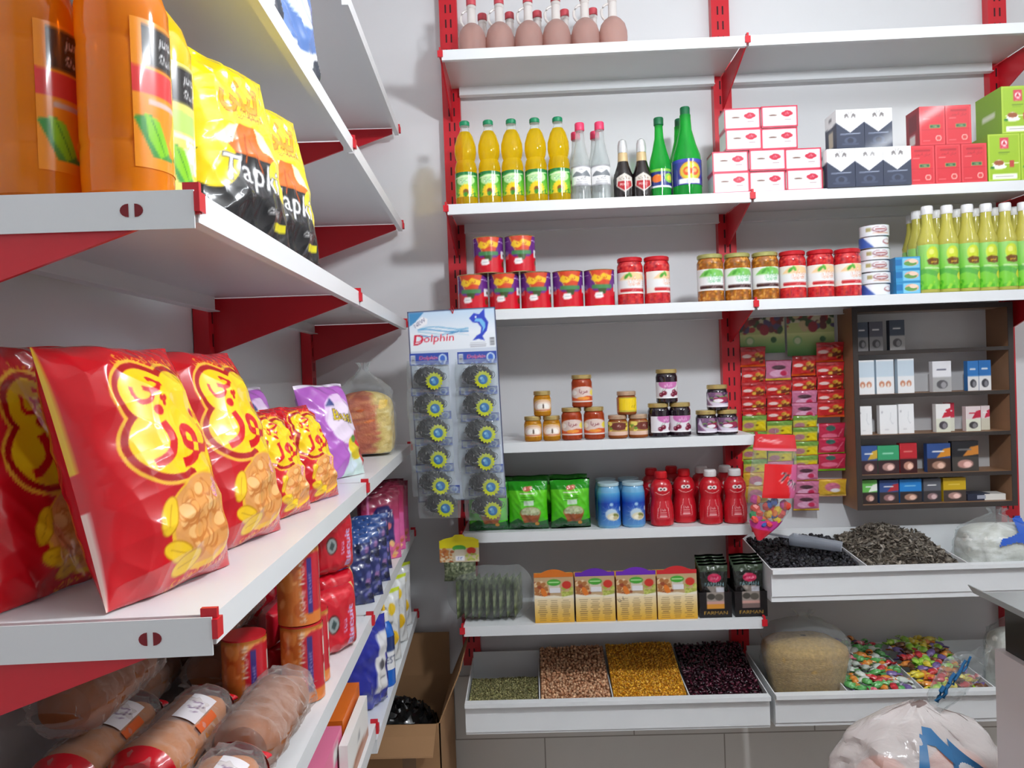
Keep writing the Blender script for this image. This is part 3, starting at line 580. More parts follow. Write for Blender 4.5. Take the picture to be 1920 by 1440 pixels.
series(picklejar('b'), sp, [f'{o} brown pickle jar with olive lid, counted from the left' for o in ORD[:3]], 'brown pickle jars')
sp = [spot('S3', 1183, 572, .285, .1), spot('S3', 1233, 571, .285, .75)] + [spot('S3', x, 563-i, .285, .12*i+.05) for i, x in enumerate((1487, 1539, 1590))]
series(picklejar('r'), sp, ['red pickle jar right next to the tomato paste tins', 'red pickle jar with turned label, second from the tomato tins', 'red pickle jar beside the brown pickle jars', 'red pickle jar in the middle of the three beside the brown ones', 'red pickle jar beside the tall white tin stack'], 'red pickle jars')
def tuna_art(k):
    a = C(.15, .034, 64, (226,230,236))
    if k: a.ell(.075,.02,.022,.01,(120,40,50)); a.ell(.075,.021,.02,.008,(222,222,226)); a.line([(.062,.02),(.09,.02)],.003,(150,60,60)); a.rect(.035,.014,.05,.026,(170,160,110)); a.line([(.055,.008),(.1,.007)],.003,(196,150,120))
    else: a.poly([(0,0),(.06,0),(.03,.034),(0,.034)], (60,90,170)); a.ell(.1,.018,.016,.008,(140,60,60)); a.ell(.1,.019,.013,.006,(225,225,230))
    return a
def tuna(k):
    t = thing('tuna_tin', '', 'tin'); r, h = .0415, .0352
    part('tin_body', MB().lathe([(r-.001,.001),(r,.002),(r,h-.002),(r-.001,h-.001)], 36), mat('tin_white', (214,218,226), .3, metal=.3), t)
    part('label', wrap(MB(), tuna_art(k), r+.0004, .002, h-.002, 3.8, 54, 16), GLOSSP, t)
    part('rim', MB().lathe([(r,0),(r+.0012,.001),(r,.0024)], 36).lathe([(r,h-.0024),(r+.0012,h-.001),(r,h),(r-.003,h),(r-.0035,h-.001)], 36), mat('tin_silver', (205,207,210), .25, metal=.85), t)
    return t
sp = [(X_at(1641, 548, .275)+(.002 if i % 2 else -.001), YW-.275, H+ZS['S3']+.001+i*.0357, 0) for i in range(6)]
names = ['white fish tin at the bottom of the tall stack'] + [f'white fish tin, {o} from the bottom of the tall stack' for o in ORD[1:5]] + ['white fish tin on top of the tall stack']
A_, B_ = tuna(1), tuna(0)
series(A_, [sp[i] for i in (1, 3, 5, 2)], [names[i] for i in (1, 3, 5, 2)], 'white fish tins'); series(B_, [sp[i] for i in (0, 4)], [names[i] for i in (0, 4)], 'white fish tins')
a = C(.07, .037, 54, (56,140,190)); a.rect(.02,.004,.068,.033,(120,190,220)); a.ell(.045,.02,.02,.011,(220,170,150)); a.ell(.042,.017,.018,.007,(100,150,80)); a.ell(.05,.024,.012,.006,(236,200,180)); a.rect(0,.012,.018,.03,(36,110,170))
b = single('tuna_carton', carton(.072, .0375, .07, a, (50,130,180), (90,170,210)), CARD, '', 'carton')
series(b, [(X_at(1693, 545, .27)+(.001*i), YW-.27, H+ZS['S3']+.001+i*.0379, -.03*i) for i in range(3)], ['blue fish carton at the bottom of the short stack', 'blue fish carton in the middle of the short stack', 'blue fish carton on top of the short stack'], 'blue fish cartons')
a = C(.13, .125, 72, (120,190,60)); a.grad(0,0,.13,.125,(110,196,50),(150,205,110)); a.poly([(0,.05),(.04,.06),(.09,.045),(.13,.058),(.13,.04),(.09,.03),(.04,.045),(0,.034)],(90,170,70)); a.ell(.065,.098,.02,.021,(200,214,50)); a.ell(.06,.104,.008,.008,(228,232,120)); a.poly([(.045,.082),(.06,.088),(.09,.084),(.088,.07),(.07,.066),(.05,.07)],(110,70,30)); a.text(fa('لیمو'),.068,.077,.009,(236,200,50)); a.line([(.04,.06),(.09,.058)],.004,(200,226,170)); a.ell(.09,.035,.012,.011,(216,214,60)); a.ell(.1,.03,.01,.009,(240,236,130)); a.blobs(.02,.0,.12,.02,[(80,170,40),(150,210,60)],14,.006,5); LEM = a
def lemon():
    t = thing('lemon_juice_bottle', '', 'bottle'); k = hgt('S3', 1776, 387, .29)/.262; r = .0294
    part('bottle', MB().lathe([(q, z*k) for q, z in [(.026,0),(r,.004),(r,.146),(.030,.156),(.021,.185),(.0155,.21),(.0145,.238)]], 28), liquid('lemon_juice', (228,222,110), .2, .1, (240,232,140)), t)
    part('cap', MB().lathe([(q, z*k) for q, z in [(.0155,.237),(.0166,.239),(.0166,.259),(.015,.2625)]], 22), mat('cap_white', (236,236,238), .4), t)
    part('label', wrap(MB(), LEM, r+.0005, .012*k, .145*k, 3.9, 56, 44), GLOSSP, t)
    return t
fx = (1740, 1777, 1815, 1850, 1886, 1921); bx_ = (1721, 1758, 1796, 1831, 1867, 1903)
sp = [spot('S3', x+2, 548-(x-1740)*.04, .295) for x in fx] + [spot('S3', x+2, 548-(x-1740)*.04, .225) for x in bx_] + [spot('S3', 1713, 548, .155)]
lb = [f'{o} lemon juice bottle from the left in the front row' for o in ORD[:5]] + ['lemon juice bottle at the right end of the front row'] + [f'{o} lemon juice bottle from the left in the back row' for o in ORD[:6]] + ['lemon juice bottle peeping out behind the left end of the rows']
series(lemon(), sp, lb, 'lemon juice bottles')
# ------------------------------------------------------------------ shelf of jam jars
def jam(name, r, h, fill, art, z0, z1, lidm, span=3.3):
    t = thing(name, '', 'jar')
    part('jar_glass', MB().lathe([(r*.88,0),(r,.004),(r,h-.024),(r*.9,h-.015),(r*.84,h-.013)], 32), fill, t)
    part('label', wrap(MB(), art, r+.0005, z0*h, z1*h, span, 48, 36), GLOSSP, t)
    part('lid', MB().lathe([(r*.88,h-.0135),(r*.97,h-.012),(r*.97,h-.002),(r*.92,h)], 32), lidm, t)
    return t
GOLD = mat('lid_gold', (196,172,110), .28, metal=.6); GOLD2 = mat('lid_pink_gold', (200,168,140), .3, metal=.5)
HONEY = liquid('honey', (226,160,36), .4, .05, (240,190,70)); CARROT = liquid('carrot_jam', (190,74,34), .1, .06); AMBER = liquid('amber_jam', (176,96,40), .18, .06); DARKJ = mat('dark_jam', (28,14,26), .08, coat=.7)
a = C(.09,.04,56,(214,160,60)); a.ell(.045,.02,.034,.019,(222,184,150)); a.ell(.045,.018,.03,.014,(236,214,196)); a.ell(.036,.018,.011,.008,(250,244,236),.5); a.ell(.056,.018,.011,.008,(250,244,236),-.5); a.ell(.046,.017,.0022,.008,(70,50,40)); a.line([(.02,.005),(.07,.005)],.003,(200,120,90)); HA = a
a = C(.1,.05,60,(190,78,40)); a.ell(.05,.028,.044,.022,(222,200,190)); a.text(fa('مربا'),.05,.034,.013,(120,40,50)); a.poly([(.0,.0),(.1,.0),(.1,.016),(.06,.02),(.03,.012),(0,.018)],(206,84,44)); a.rect(0,0,.1,.004,(240,226,220)); a.ell(.085,.03,.014,.01,(240,220,90)); a.ell(.02,.03,.01,.008,(246,240,236)); a.ell(.05,.012,.02,.005,(236,150,60)); CA = a
a = C(.095,.045,60,(186,150,80)); a.ell(.048,.03,.03,.013,(110,50,40)); a.text(fa('به'),.048,.03,.01,(240,220,200)); a.rect(0,0,.095,.013,(226,190,170)); a.blobs(0,.012,.025,.04,[(240,220,110),(120,160,60)],12,.006,4); a.blobs(.07,.012,.095,.04,[(240,220,90),(214,180,60)],12,.006,6); AA = a
a = C(.095,.045,60,(196,180,60)); a.rect(.02,.006,.085,.042,(240,206,30)); a.rect(0,0,.02,.045,(206,120,60)); a.lines(.004,.016,.004,.04,8,(120,70,40),.0012); a.text(fa('۲۵'),.065,.016,.009,(90,70,30)); AB = a
a = C(.105,.055,60,(228,224,230)); a.ell(.052,.05,.03,.018,(196,110,170)); a.text(fa('آلبالو'),.052,.044,.009,(250,230,245)); a.rect(0,0,.105,.004,(250,250,250))
for x_, y_ in ((.03,.012),(.04,.018),(.066,.012),(.078,.016),(.07,.022)): a.ell(x_,y_,.0075,.0075,(110,16,44)); a.ell(x_-.002,y_+.002,.002,.002,(240,180,200)); a.line([(x_,y_+.006),(x_+.008,y_+.02)],.0012,(110,150,110))
CH = a
a = C(.1,.05,60,(120,84,120)); a.blobs(0,.01,.1,.05,[(110,150,80),(90,60,100),(150,110,140),(70,40,70)],40,.01,8); a.poly([(.01,.05),(.02,.02),(.06,.012),(.1,.014),(.1,.004),(.03,.004),(.004,.03)],(216,206,222)); a.poly([(.03,.03),(.07,.036),(.09,.02),(.05,.014)],(150,36,70)); a.ell(.045,.022,.014,.006,(236,226,236)); a.rect(0,0,.1,.006,(236,230,240)); FG = a
def tri(root, px0, px1, ptop, h, d, rz, desc, grp, z=None):
    xa, xb, xt = (X_at(p, 820, d) for p in (px0, px1, ptop)); b = H+ZS['S4']+.001
    return series(root, [(xa, YW-d, b, rz[0]), (xb, YW-d, b, rz[1]), (xt, YW-d, b+h+.0006, rz[2])], [f'{desc}, lower left of its three', f'{desc}, lower right of its three', f'{desc}, standing on the two others'], grp)
tri(jam('honey_jar', .0272, .077, HONEY, HA, .18, .68, GOLD), 1000, 1035, 1019, .077, .258, (0,0,.05), 'small golden honey jar', 'honey jars')
tri(jam('carrot_jam_jar', .032, .1, CARROT, CA, .16, .64, GOLD), 1073, 1115, 1094, .1, .258, (.05,.0,.1), 'tall orange jam jar', 'orange jam jars')
t3 = tri(jam('amber_jam_jar', .0305, .072, AMBER, AA, .14, .72, GOLD2), 1159, 1197, 1177, .072, .258, (0,.5,0), 'small amber jam jar', 'amber jam jars')
for c in t3[2].children:
    if c.name.startswith('label'): c.data = wrap(MB(), AB, .031, .12*.072, .74*.072, 3.3, 48, 36).mesh('label', GLOSSP)
t3[2]['label'] = 'small amber jam jar with yellow label, standing on two others'
tri(jam('cherry_jam_jar', .033, .104, DARKJ, CH, .14, .62, GOLD), 1236, 1276, 1253, .104, .258, (.7,.1,0), 'tall black cherry jam jar', 'black cherry jam jars')
tri(jam('fig_jam_jar', .0322, .077, DARKJ, FG, .12, .7, GOLD), 1325, 1364, 1347, .077, .258, (.5,0,.05), 'small dark jam jar with purple label', 'dark jam jars with purple label')
# ------------------------------------------------------------------ narrow shelf: green bags, blue jars, red sauce bottles
a = C(.125,.155,84,(76,196,24)); a.grad(0,.04,.125,.155,(70,190,20),(120,220,50)); a.rect(0,0,.125,.022,(20,84,34)); a.poly([(0,.022),(.03,.04),(.06,.024),(.125,.03),(.125,.015),(0,.015)],(24,92,36)); a.rect(0,.125,.125,.155,(40,150,30))
a.ell(.06,.13,.012,.008,(190,90,70)); a.ell(.07,.132,.008,.007,(206,120,90)); a.line([(.04,.116),(.085,.116)],.004,(230,240,210)); a.lines(.035,.088,.088,.108,3,(50,130,30),.0022); a.rect(.05,.078,.082,.094,(200,224,200)); a.ell(.07,.055,.034,.02,(150,110,60)); a.ell(.07,.058,.031,.016,(176,184,140)); a.poly([(.038,.05),(.102,.05),(.092,.024),(.05,.024)],(150,80,40)); a.blobs(.045,.05,.095,.07,[(150,160,120),(190,196,160)],40,.003,9); a.ell(.09,.02,.007,.006,(200,130,40)); GB2 = a
gb = single('green_food_bag', pillow(.128, .158, .062, GB2, (22,90,34), seed=5, amp=.0028, seal=.03), BAGM, '', 'bag')
sp = [spot('S5', x, 995, .205, r) for x, r in ((917,.05),(992,-.03),(1071,.06))] + [spot('S5', x, 995, .1, r) for x, r in ((930,0),(1000,.05),(1068,-.04))]
series(gb, sp, ['green food bag in front, half behind the scourer card', 'green food bag in front, middle of the three', 'green food bag in front, next to the blue jars', 'green food bag behind, nearest the scourer card', 'green food bag behind, middle one', 'green food bag behind, nearest the blue jars'], 'green food bags')
a = C(.14,.115,72,(40,110,190)); a.grad(0,0,.14,.08,(90,150,206),(20,64,170)); a.grad(0,.08,.14,.115,(24,80,180),(90,170,216))
for i in range(26):
    q = i*2*PI/26; L = .03 if i % 2 else .04; a.poly([(.075+.01*math.cos(q-.1),.042+.01*math.sin(q-.1)),(.075+L*math.cos(q),.042+L*math.sin(q)),(.075+.01*math.cos(q+.1),.042+.01*math.sin(q+.1))],(200,222,236))
a.ell(.075,.04,.02,.02,(190,214,230)); a.ell(.082,.032,.022,.014,(226,220,190)); a.ell(.076,.03,.01,.007,(244,240,220),.4); a.ell(.09,.036,.011,.006,(120,130,60),-.4); a.ell(.088,.028,.009,.006,(200,186,140)); a.rect(.105,.05,.115,.064,(200,224,240)); a.ell(.075,.075,.006,.006,(160,200,230)); BJ = a
def bluejar():
    t = thing('blue_jar', '', 'jar'); r, h = .0365, .141
    part('jar_body', MB().lathe([(r*.9,0),(r,.006),(r,h-.03),(r*.9,h-.014),(r*.84,h-.01)], 32), mat('blue_plastic', (110,170,210), .2, coat=.5), t)
    part('label', wrap(MB(), BJ, r+.0005, .008, h-.03, 3.8, 52, 44), GLOSSP, t)
    part('lid', MB().lathe([(r*.86,h-.0105),(r*.93,h-.009),(r*.93,h-.001),(r*.9,h)], 32), mat('lid_pale_blue', (176,204,214), .35), t)
    return t
series(bluejar(), [spot('S5', 1143, 990, .2), spot('S5', 1189, 989, .2), spot('S5', 1138, 990, .11), spot('S5', 1181, 989, .11)], ['blue jar in front, next to the green bags', 'blue jar in front, next to the red sauce bottles', 'blue jar behind, nearer the green bags', 'blue jar behind, nearer the red sauce bottles'], 'blue jars')
KET = mat('sauce_red', (190,20,34), .25, coat=.5, sss=.05)
def sauce(capm):
    t = thing('sauce_bottle', '', 'bottle'); k = .176/.17
    prof = [(.030,0),(.036,.004),(.0375,.03),(.0365,.055),(.033,.072),(.0305,.083),(.033,.094),(.0355,.108),(.033,.124),(.026,.137),(.019,.142),(.0165,.146)]
    def rad(z): return float(np.interp(z, [p[1]*k for p in prof], [p[0] for p in prof]))
    part('bottle', MB().lathe([(r, z*k) for r, z in prof], 32, sy=.8), KET, t)
    part('cap', MB().lathe([(r, z*k) for r, z in [(.019,.145),(.020,.147),(.0195,.162),(.0165,.166)]], 24), capm, t)
    def deco(name, art, z0, z1, span, m):
        U, V = UV(30, 24); q = -PI/2+(U-.5)*span; Z = (z0+(z1-z0)*V)*k; R = np.vectorize(rad)(Z)+.0008
        part(name, MB().grid(np.stack([R*np.cos(q), .8*R*np.sin(q)-.0004, Z], -1), art.sample(U, V)), m, t)
    e = C(.05,.036,48,(196,24,38))
    for sx in (-1, 1): e.ell(.025+sx*.006,.024,.0066,.0072,(236,226,222)); e.ell(.025+sx*.0045,.0235,.0026,.0032,(60,30,34))
    e.line([(.006,.013),(.014,.006),(.025,.003),(.036,.006),(.044,.013)],.0016,(240,214,206)); deco('face_print', e, .094, .124, 1.7, GLOSSP)
    e = C(.046,.056,44,(190,28,42)); e.line([(.008,.034),(.013,.038),(.014,.054)],.0012,(236,190,186)); e.line([(.038,.034),(.033,.038),(.032,.054)],.0012,(236,190,186)); e.line([(.013,.038),(.033,.038)],.0012,(236,190,186)); e.line([(.008,.034),(.006,.006),(.04,.006),(.038,.034)],.0014,(236,190,186)); e.text('Delv',.023,.03,.007,(246,226,222)); e.lines(.012,.034,.016,.024,2,(226,160,160),.0014); e.lines(.012,.034,.008,.015,2,(240,190,190),.0022,3); deco('apron_print', e, .02, .078, 1.35, GLOSSP)
    return t
CR, CW = mat('cap_red', (204,24,34), .4), mat('cap_white2', (232,230,230), .4)
series(sauce(CR), [spot('S5', 1242, 988, .205), spot('S5', 1285, 986, .165), spot('S5', 1224, 986, .12), spot('S5', 1262, 986, .085)], ['red sauce bottle with red cap, frontmost one next to the blue jars', 'red sauce bottle with red cap, set back between the front ones', 'red-capped sauce bottle behind, nearest the blue jars', 'red-capped sauce bottle in the back row, second from the blue jars'], 'red sauce bottles')
series(sauce(CW), [spot('S5', 1334, 985, .2), spot('S5', 1380, 983, .2), spot('S5', 1318, 985, .115), spot('S5', 1362, 983, .115)], ['red sauce bottle with white cap, left one in front', 'red sauce bottle with white cap, at the shelf end in front', 'white-capped sauce bottle behind, left one', 'white-capped sauce bottle behind, nearest the shelf end'], 'red sauce bottles')
# ------------------------------------------------------------------ spice shelf
HD = (150,110,60)
def spice(col, i):
    w, h, d = .1205, .158, .10
    a = C(w, h, 80, (226,200,120)); a.grad(0,0,w,.09,(214,160,40),(238,226,200)); a.rect(0,.082,w,h,(190,160,120)); a.blobs(0,.088,.045,.135,[(170,110,60),(214,180,130),(150,70,40),(226,206,170)],60,.007,1); a.blobs(.085,.085,w,.115,[(190,196,100),(160,170,70)],30,.005,2); a.ell(.1,.125,.014,.013,(196,50,36)); a.ell(.03,.1,.008,.018,(220,120,40),.4)
    a.poly([(0,.082),(0,.094),(.03,.088),(.06,.091),(.09,.086),(w,.092),(w,.082)],(238,228,206)); a.rect(.045,.1,.078,.14,(206,196,180)); a.ell(.061,.134,.021,.011,(70,160,50)); a.line([(.046,.135),(.076,.135)],.003,(210,240,190))
    for x_ in (.024,.06,.096): a.lines(x_-.014,x_+.014,.004,.078,11,(96,70,50),.0017,i+int(x_*1000),.8,.5)
    if i == 2: a.text(fa('۵ تا'),.014,.072,.012,(50,44,50),rot=.5)
    t = thing('spice_display_box', '', 'display box')
    part('box_body', carton(w, .14, d, a, (206,150,60), (120,90,60), nu=8, nv=8) if False else MB().box(-w/2,w/2,-d/2+.0008,d/2,0,.128), mat('spice_box_card', (202,150,66), .5), t)
    fp = part('front_print', flat(MB(), a, -w/2, w/2, 0, .1455, -d/2, 64, 80), CARD, t)
    n = 13; xs = np.linspace(-w/2, w/2, n); top = [.152+.012*max(0, math.cos(PI*x/(w*.62)))**.7 if abs(x) < w*.31 else .152 for x in xs]
    part('header', MB().prism([(x, z) for x, z in zip(xs, top)][::-1]+[(-w/2,.140),(w/2,.140)], 'y', -d/2-.0006, -d/2+.0012), mat('header_%d' % i, col, .45), t)
    part('price_sticker', MB().box(-.012,.02,-d/2-.0012,-d/2-.0006,.092,.107), mat('sticker', (226,224,226), .5), fp)
    return t
for i, (x, c, n) in enumerate(((1040,(206,110,30),'orange'), (1115.5,(96,40,160),'purple'), (1191,(104,40,170),'purple'), (1266,(196,40,44),'red'))):
    t = spice(c, i); s = spot('S6', x, 1166-(x-1040)*.03, .255); t.location = s[:3]; t['group'] = 'spice display boxes'
    t['label'] = f'yellow spice display box with {n} header' + (' next to the orange one' if i == 1 else ' next to the red one' if i == 2 else '')
BLK = mat('black_card', (20,18,20), .35, coat=.2)
def pouchart(k):
    a = C(.09,.14,64,(26,30,26)); a.rect(0,.118,.09,.14,(52,66,48)); a.ell(.047,.1,.022,.012,(196,40,84)); a.text(fa('فرمند'),.047,.1,.008,(250,226,232)); a.text('FARMAN',.046,.083,.009,(150,190,200),width=.06); a.poly([(.02,.078),(.07,.078),(.045,.05)],(150,140,132)); a.rect(0,.044,.09,.06,(150,20,40)); a.poly([(0,.078),(.02,.078),(.035,.044),(0,.044)],(30,26,26)); a.rect(.052,.058,.078,.074,(214,214,222)); return a
for i, (x, n, c) in enumerate(((1335,'next to the spice boxes',(206,140,50)), (1400,'at the shelf end',(120,100,96)))):
    s = spot('S6', x, 1156, .245); t = thing('black_display_tray', f'black display tray of foil pouches {n}', 'display tray', s[:3], 0, 'black display trays'); w, d = .098, .11
    part('tray', MB().box(-w/2,w/2,-d/2,d/2,0,.004).box(-w/2,-w/2+.002,-d/2,d/2,.004,.075).box(w/2-.002,w/2,-d/2,d/2,.004,.075).box(-w/2,w/2,d/2-.002,d/2,.004,.09), BLK, t)
    a = C(w,.075,64,(24,22,24)); a.rect(.022,.028,.076,.075,(150,140,132)); a.ell(.036,.062,.012,.009,(70,66,60)); a.ell(.06,.06,.013,.01,(90,84,76)); a.rect(.022,.04,.076,.048,(196,150,140)); a.rect(.022,.026,.076,.04,c); a.text('FARMAN',.049,.014,.010,(206,160,60),width=.07)
    part('front_flap', flat(MB(), a, -w/2, w/2, 0, .078, -d/2-.0006, 56, 48).box(-w/2,w/2,-d/2,-d/2+.002,0,.03), CARD, t)
    p = single('foil_pouch', pillow(.09, .155, .016, pouchart(i), (40,44,40), 44, 56, 8+i, .0016, seal=.05), FOIL, '', 'pouch')
    series(p, [(s[0]+.001*k, s[1]-d/2+.022+.022*k, s[2]+.0065+.004*k, 0) for k in range(4)], [f'dark foil pouch, {o} from the front in the black tray {n}' for o in ORD[:4]], 'foil pouches in the tray '+n)
# clear bag of dried herb packets lying on the spice shelf, and one packet hung above it
HERB = mat('dried_herb', (88,100,62), .8, var=.5, stain=160, bump=.9, bscale=260)
xh, _ = at(921, 1165, .235)
t = thing('herb_packet_bag', 'clear plastic bag holding a row of dried green herb packets', 'plastic bag', (xh, YW-.235, H+ZS['S6']+.001))
FILM = film('bag_film', (232,236,236), .93, .1, .6, 26, .32)
bagm = pillow(.268, .165, .13, (235,238,238), (235,238,238), 40, 36, 21, .006, waist=-.02); bagm.v = [(p[0]*(1-.3*abs(2*p[2]/.165-1)**3), p[1], p[2]) for p in bagm.v]; part('bag', bagm, FILM, t)
a = C(.1,.1,20,(96,110,70)); a.blobs(0,0,.1,.1,[(70,84,50),(120,134,90),(56,66,40),(140,150,110)],260,.006,3)
hp = single('herb_packet', pillow(.105, .118, .017, a, (88,100,62), 24, 28, 4, .0012), mat('herb_pack', None, .45, coat=.4, bump=.5, bscale=120), '', 'packet')
series(hp, [(xh-.088+.022*i, YW-.235, H+ZS['S6']+.012, 1.30+.03*(i % 3)) for i in range(9)], [f'dried green herb packet inside the clear bag, {o} from the left' for o in ORD[:9]], 'herb packets in the clear bag')
xk, zk = at(860, 1006, .262)
t = thing('hanging_herb_pack', 'herb packet with yellow header card hung from the shelf corner', 'packet', (xk, YW-.262, zk))
a = C(.124,.078,72,(206,190,160)); a.rect(0,.05,.124,.078,(236,220,20)); a.blobs(0,0,.04,.05,[(190,120,60),(226,206,170),(170,90,50)],40,.006,1); a.ell(.1,.04,.014,.012,(200,50,34)); a.blobs(.085,.005,.12,.028,[(200,206,110),(170,180,80)],24,.004,5); a.ell(.062,.05,.021,.011,(80,170,60)); a.rect(.048,.012,.078,.046,(206,196,176)); a.rect(.05,.004,.078,.022,(240,240,246)); a.text(fa('۲۵'),.064,.013,.011,(40,60,150))
part('header_card', flat(MB(), a, -.062, .062, -.08, -.012, -.0008, 60, 44).box(-.062,.062,-.0007,.0005,-.08,-.012,0,(225,215,180)), CARD, t)
part('header_top', MB().prism([(-.062,-.0125),(.062,-.0125),(.045,-.004),(.02,-.001),(.012,.006),(-.012,.006),(-.02,-.001),(-.045,-.006)], 'y', -.0008, .0006), mat('header_yellow', (236,220,20), .45), t)
a = C(.1,.06,40,(96,104,76)); a.blobs(0,0,.1,.06,[(70,84,56),(130,140,104),(50,60,40),(150,156,124)],300,.003,3)
part('herb_bag', pillow(.102, .062, .02, a, (96,104,76), 40, 30, 6, .0012), mat('herb_pack', None), t, (0,.004,-.141))
# ------------------------------------------------------------------ scourer card hung at the corner
xc, zc = at(849, 588, .352)
t = thing('scourer_card', 'tall blue and white display card with dolphin emblem, holding steel scourers', 'display card', (xc, YW-.352, zc), (0, -.022, 0))
a = C(.265,.575,150,(206,214,226)); a.rect(0,.455,.265,.575,(232,238,244)); a.grad(0,.5,.265,.575,(236,240,246),(190,214,236)); a.line([(0,0),(.265,0),(.265,.575),(0,.575)],.006,(24,30,70),close=True)
a.poly([(.004,.571),(.05,.571),(.02,.54),(.004,.53)],(70,140,190)); a.poly([(.012,.535),(.045,.558),(.06,.55),(.058,.535),(.03,.522)],(240,240,244)); a.text('NEW',.036,.54,.012,(110,110,140),rot=.55)
for k in range(5): a.line([(.03+.03*j,.52-.006*k+.006*math.sin(j*1.1+k)) for j in range(6)],.0035,((120,180,214),(90,160,206),(170,206,226),(60,130,186),(206,226,238))[k])
a.text('Dolphin',.077,.488,.022,(206,30,60),width=.118,shear=.15,out=.03,oc=(250,236,240)); a.text('D',.03,.489,.032,(206,30,60),shear=.15)
D_ = [(.185,.545),(.2,.56),(.215,.555),(.232,.572),(.232,.548),(.242,.53),(.236,.505),(.222,.49),(.228,.476),(.21,.482),(.192,.478),(.205,.492),(.217,.498),(.22,.515),(.21,.53),(.195,.532)]
a.poly(D_,(50,70,190)); a.poly([(.2,.535),(.215,.533),(.225,.515),(.222,.5),(.232,.515),(.232,.53),(.222,.542),(.205,.544)],(120,190,236)); a.ell(.205,.548,.003,.003,(240,244,250)); a.lines(.18,.235,.458,.472,3,(150,150,160),.002); a.rect(.243,.46,.258,.485,(180,184,190)); a.lines(.244,.257,.461,.484,6,(90,90,96),.001)
part('card', flat(MB(), a, -.137, .128, -.562, .013, -.0012, 150, 200).box(-.137,.128,-.001,.001,-.562,.013,0,(190,196,206)), CARD, t)
part('hanging_loop', MB().tube([(0,-.002,.0),(.004,-.005,.012),(0,0,.024),(-.004,-.005,.012),(0,-.002,0)], .0012, 6), mat('string_red', (190,30,40), .6), t)
hb = C(.12,.036,64,(60,84,170)); hb.rect(.004,.004,.018,.03,(206,214,226)); hb.lines(.005,.017,.006,.028,6,(60,60,70),.001); hb.text('Dolphin',.058,.02,.011,(226,60,100),width=.055,shear=.15,out=.03,oc=(236,206,226)); hb.ell(.102,.018,.013,.014,(200,220,240)); hb.ell(.102,.018,.008,.010,(70,110,200)); hb.blobs(0,0,.12,.006,[(110,140,210),(190,206,236)],20,.004,3)
SW = mat('steel_wool', (190,192,194), .22, metal=.9); SWD = mat('steel_wool_core', (40,41,43), .6, metal=.4, bump=1, bscale=120)
BD = C(.06,.06,56,(196,206,40)); BD.ell(.03,.03,.0125,.0125,(24,110,180)); BD.ell(.027,.033,.005,.004,(150,206,236)); BD.poly([(.024,.024),(.03,.037),(.035,.027),(.033,.022)],(90,170,220))
def scourer(first):
    s = thing('steel_scourer', '', 'scourer'); R = np.random.RandomState(3)
    part('steel_ball', MB().lathe([(.005,-.03),(.026,-.025),(.040,-.010),(.041,.005),(.030,.023),(.008,.031)], 20, sx=1.1, sy=.5, cy=-.022), SWD, s)
    mb = MB()
    for i in range(64):
        c = R.normal(size=3); c /= np.linalg.norm(c); c = c*[.041,.019,.028]+[0,-.022,0]; q1 = R.normal(size=3); q1 /= np.linalg.norm(q1); q2 = np.cross(q1, R.normal(size=3)); q2 /= np.linalg.norm(q2); rr = R.uniform(.006,.013)
        mb.tube([c+rr*(math.cos(x)*q1+math.sin(x)*q2)+q1*.001*x for x in np.linspace(0, 5.2, 12)], (.0009), 4)
    part('steel_curls', mb, SW, s)
    n = 32; star = [((.022 if i % 2 else .027)*math.cos(2*PI*i/n), (.022 if i % 2 else .027)*math.sin(2*PI*i/n)) for i in range(n)]
    mb = MB().prism([(.02+x, -.012+z) for x, z in star], 'y', -.0455, -.0445, 0, (196,206,40)); U, V = UV(26, 26); rr = V*.0205; th = 2*PI*U
    col = BD.sample(.5+rr*np.cos(th)/.068, .5+rr*np.sin(th)/.068); bg = part('badge', mb, GLOSSP, s); mb = MB().grid(np.stack([.02+rr*np.cos(th), np.full_like(U, -.0462), -.012+rr*np.sin(th)], -1), col)
    part('badge_centre', mb, GLOSSP, bg)
    if first: part('header_card', flat(MB(), hb, -.06, .058, .036, .072, -.004, 56, 24).box(-.06,.058,-.0038,-.003,.036,.072,0,(80,100,170)), CARD, s)
    else: part('header_card', flat(MB(), hb, -.056, .058, .026, .05, -.004, 40, 20).box(-.056,.058,-.0038,-.003,.026,.05,0,(80,100,170)), CARD, s)
    part('clear_wrap', pillow(.124, .094, .056, (240,240,240), (240,240,240), 26, 22, 33, .005, waist=-.05), FILM, s, (-.002,-.024,-.045))
    return s
SC1, SC2 = scourer(True), scourer(False)
for col, cx in ((0, ((806,707),(806,758),(810,803),(813,852),(815,901),(827,942))), (1, ((896,704),(897,756),(900,806),(901,856),(908,903),(914,946)))):
    l = ('left', 'right')[col]; pts = []
    for i, (px, py) in enumerate(cx):
        x, z = at(px, py, .362); pts.append((x, YW-.3535, z, (i*7 % 5-2)*.03))
    lb = [f'steel scourer in clear wrap, {("top","second","third","fourth","fifth","bottom")[i]} of the {l} column on the card' for i in range(6)]
    root = SC1 if col == 0 else dup(SC1, (0,0,0), 0, '')
    series(root, pts[:1], lb[:1], 'steel scourers on the card')
    root = SC2 if col == 0 else dup(SC2, (0,0,0), 0, '')
    series(root, pts[1:], lb[1:], 'steel scourers on the card')
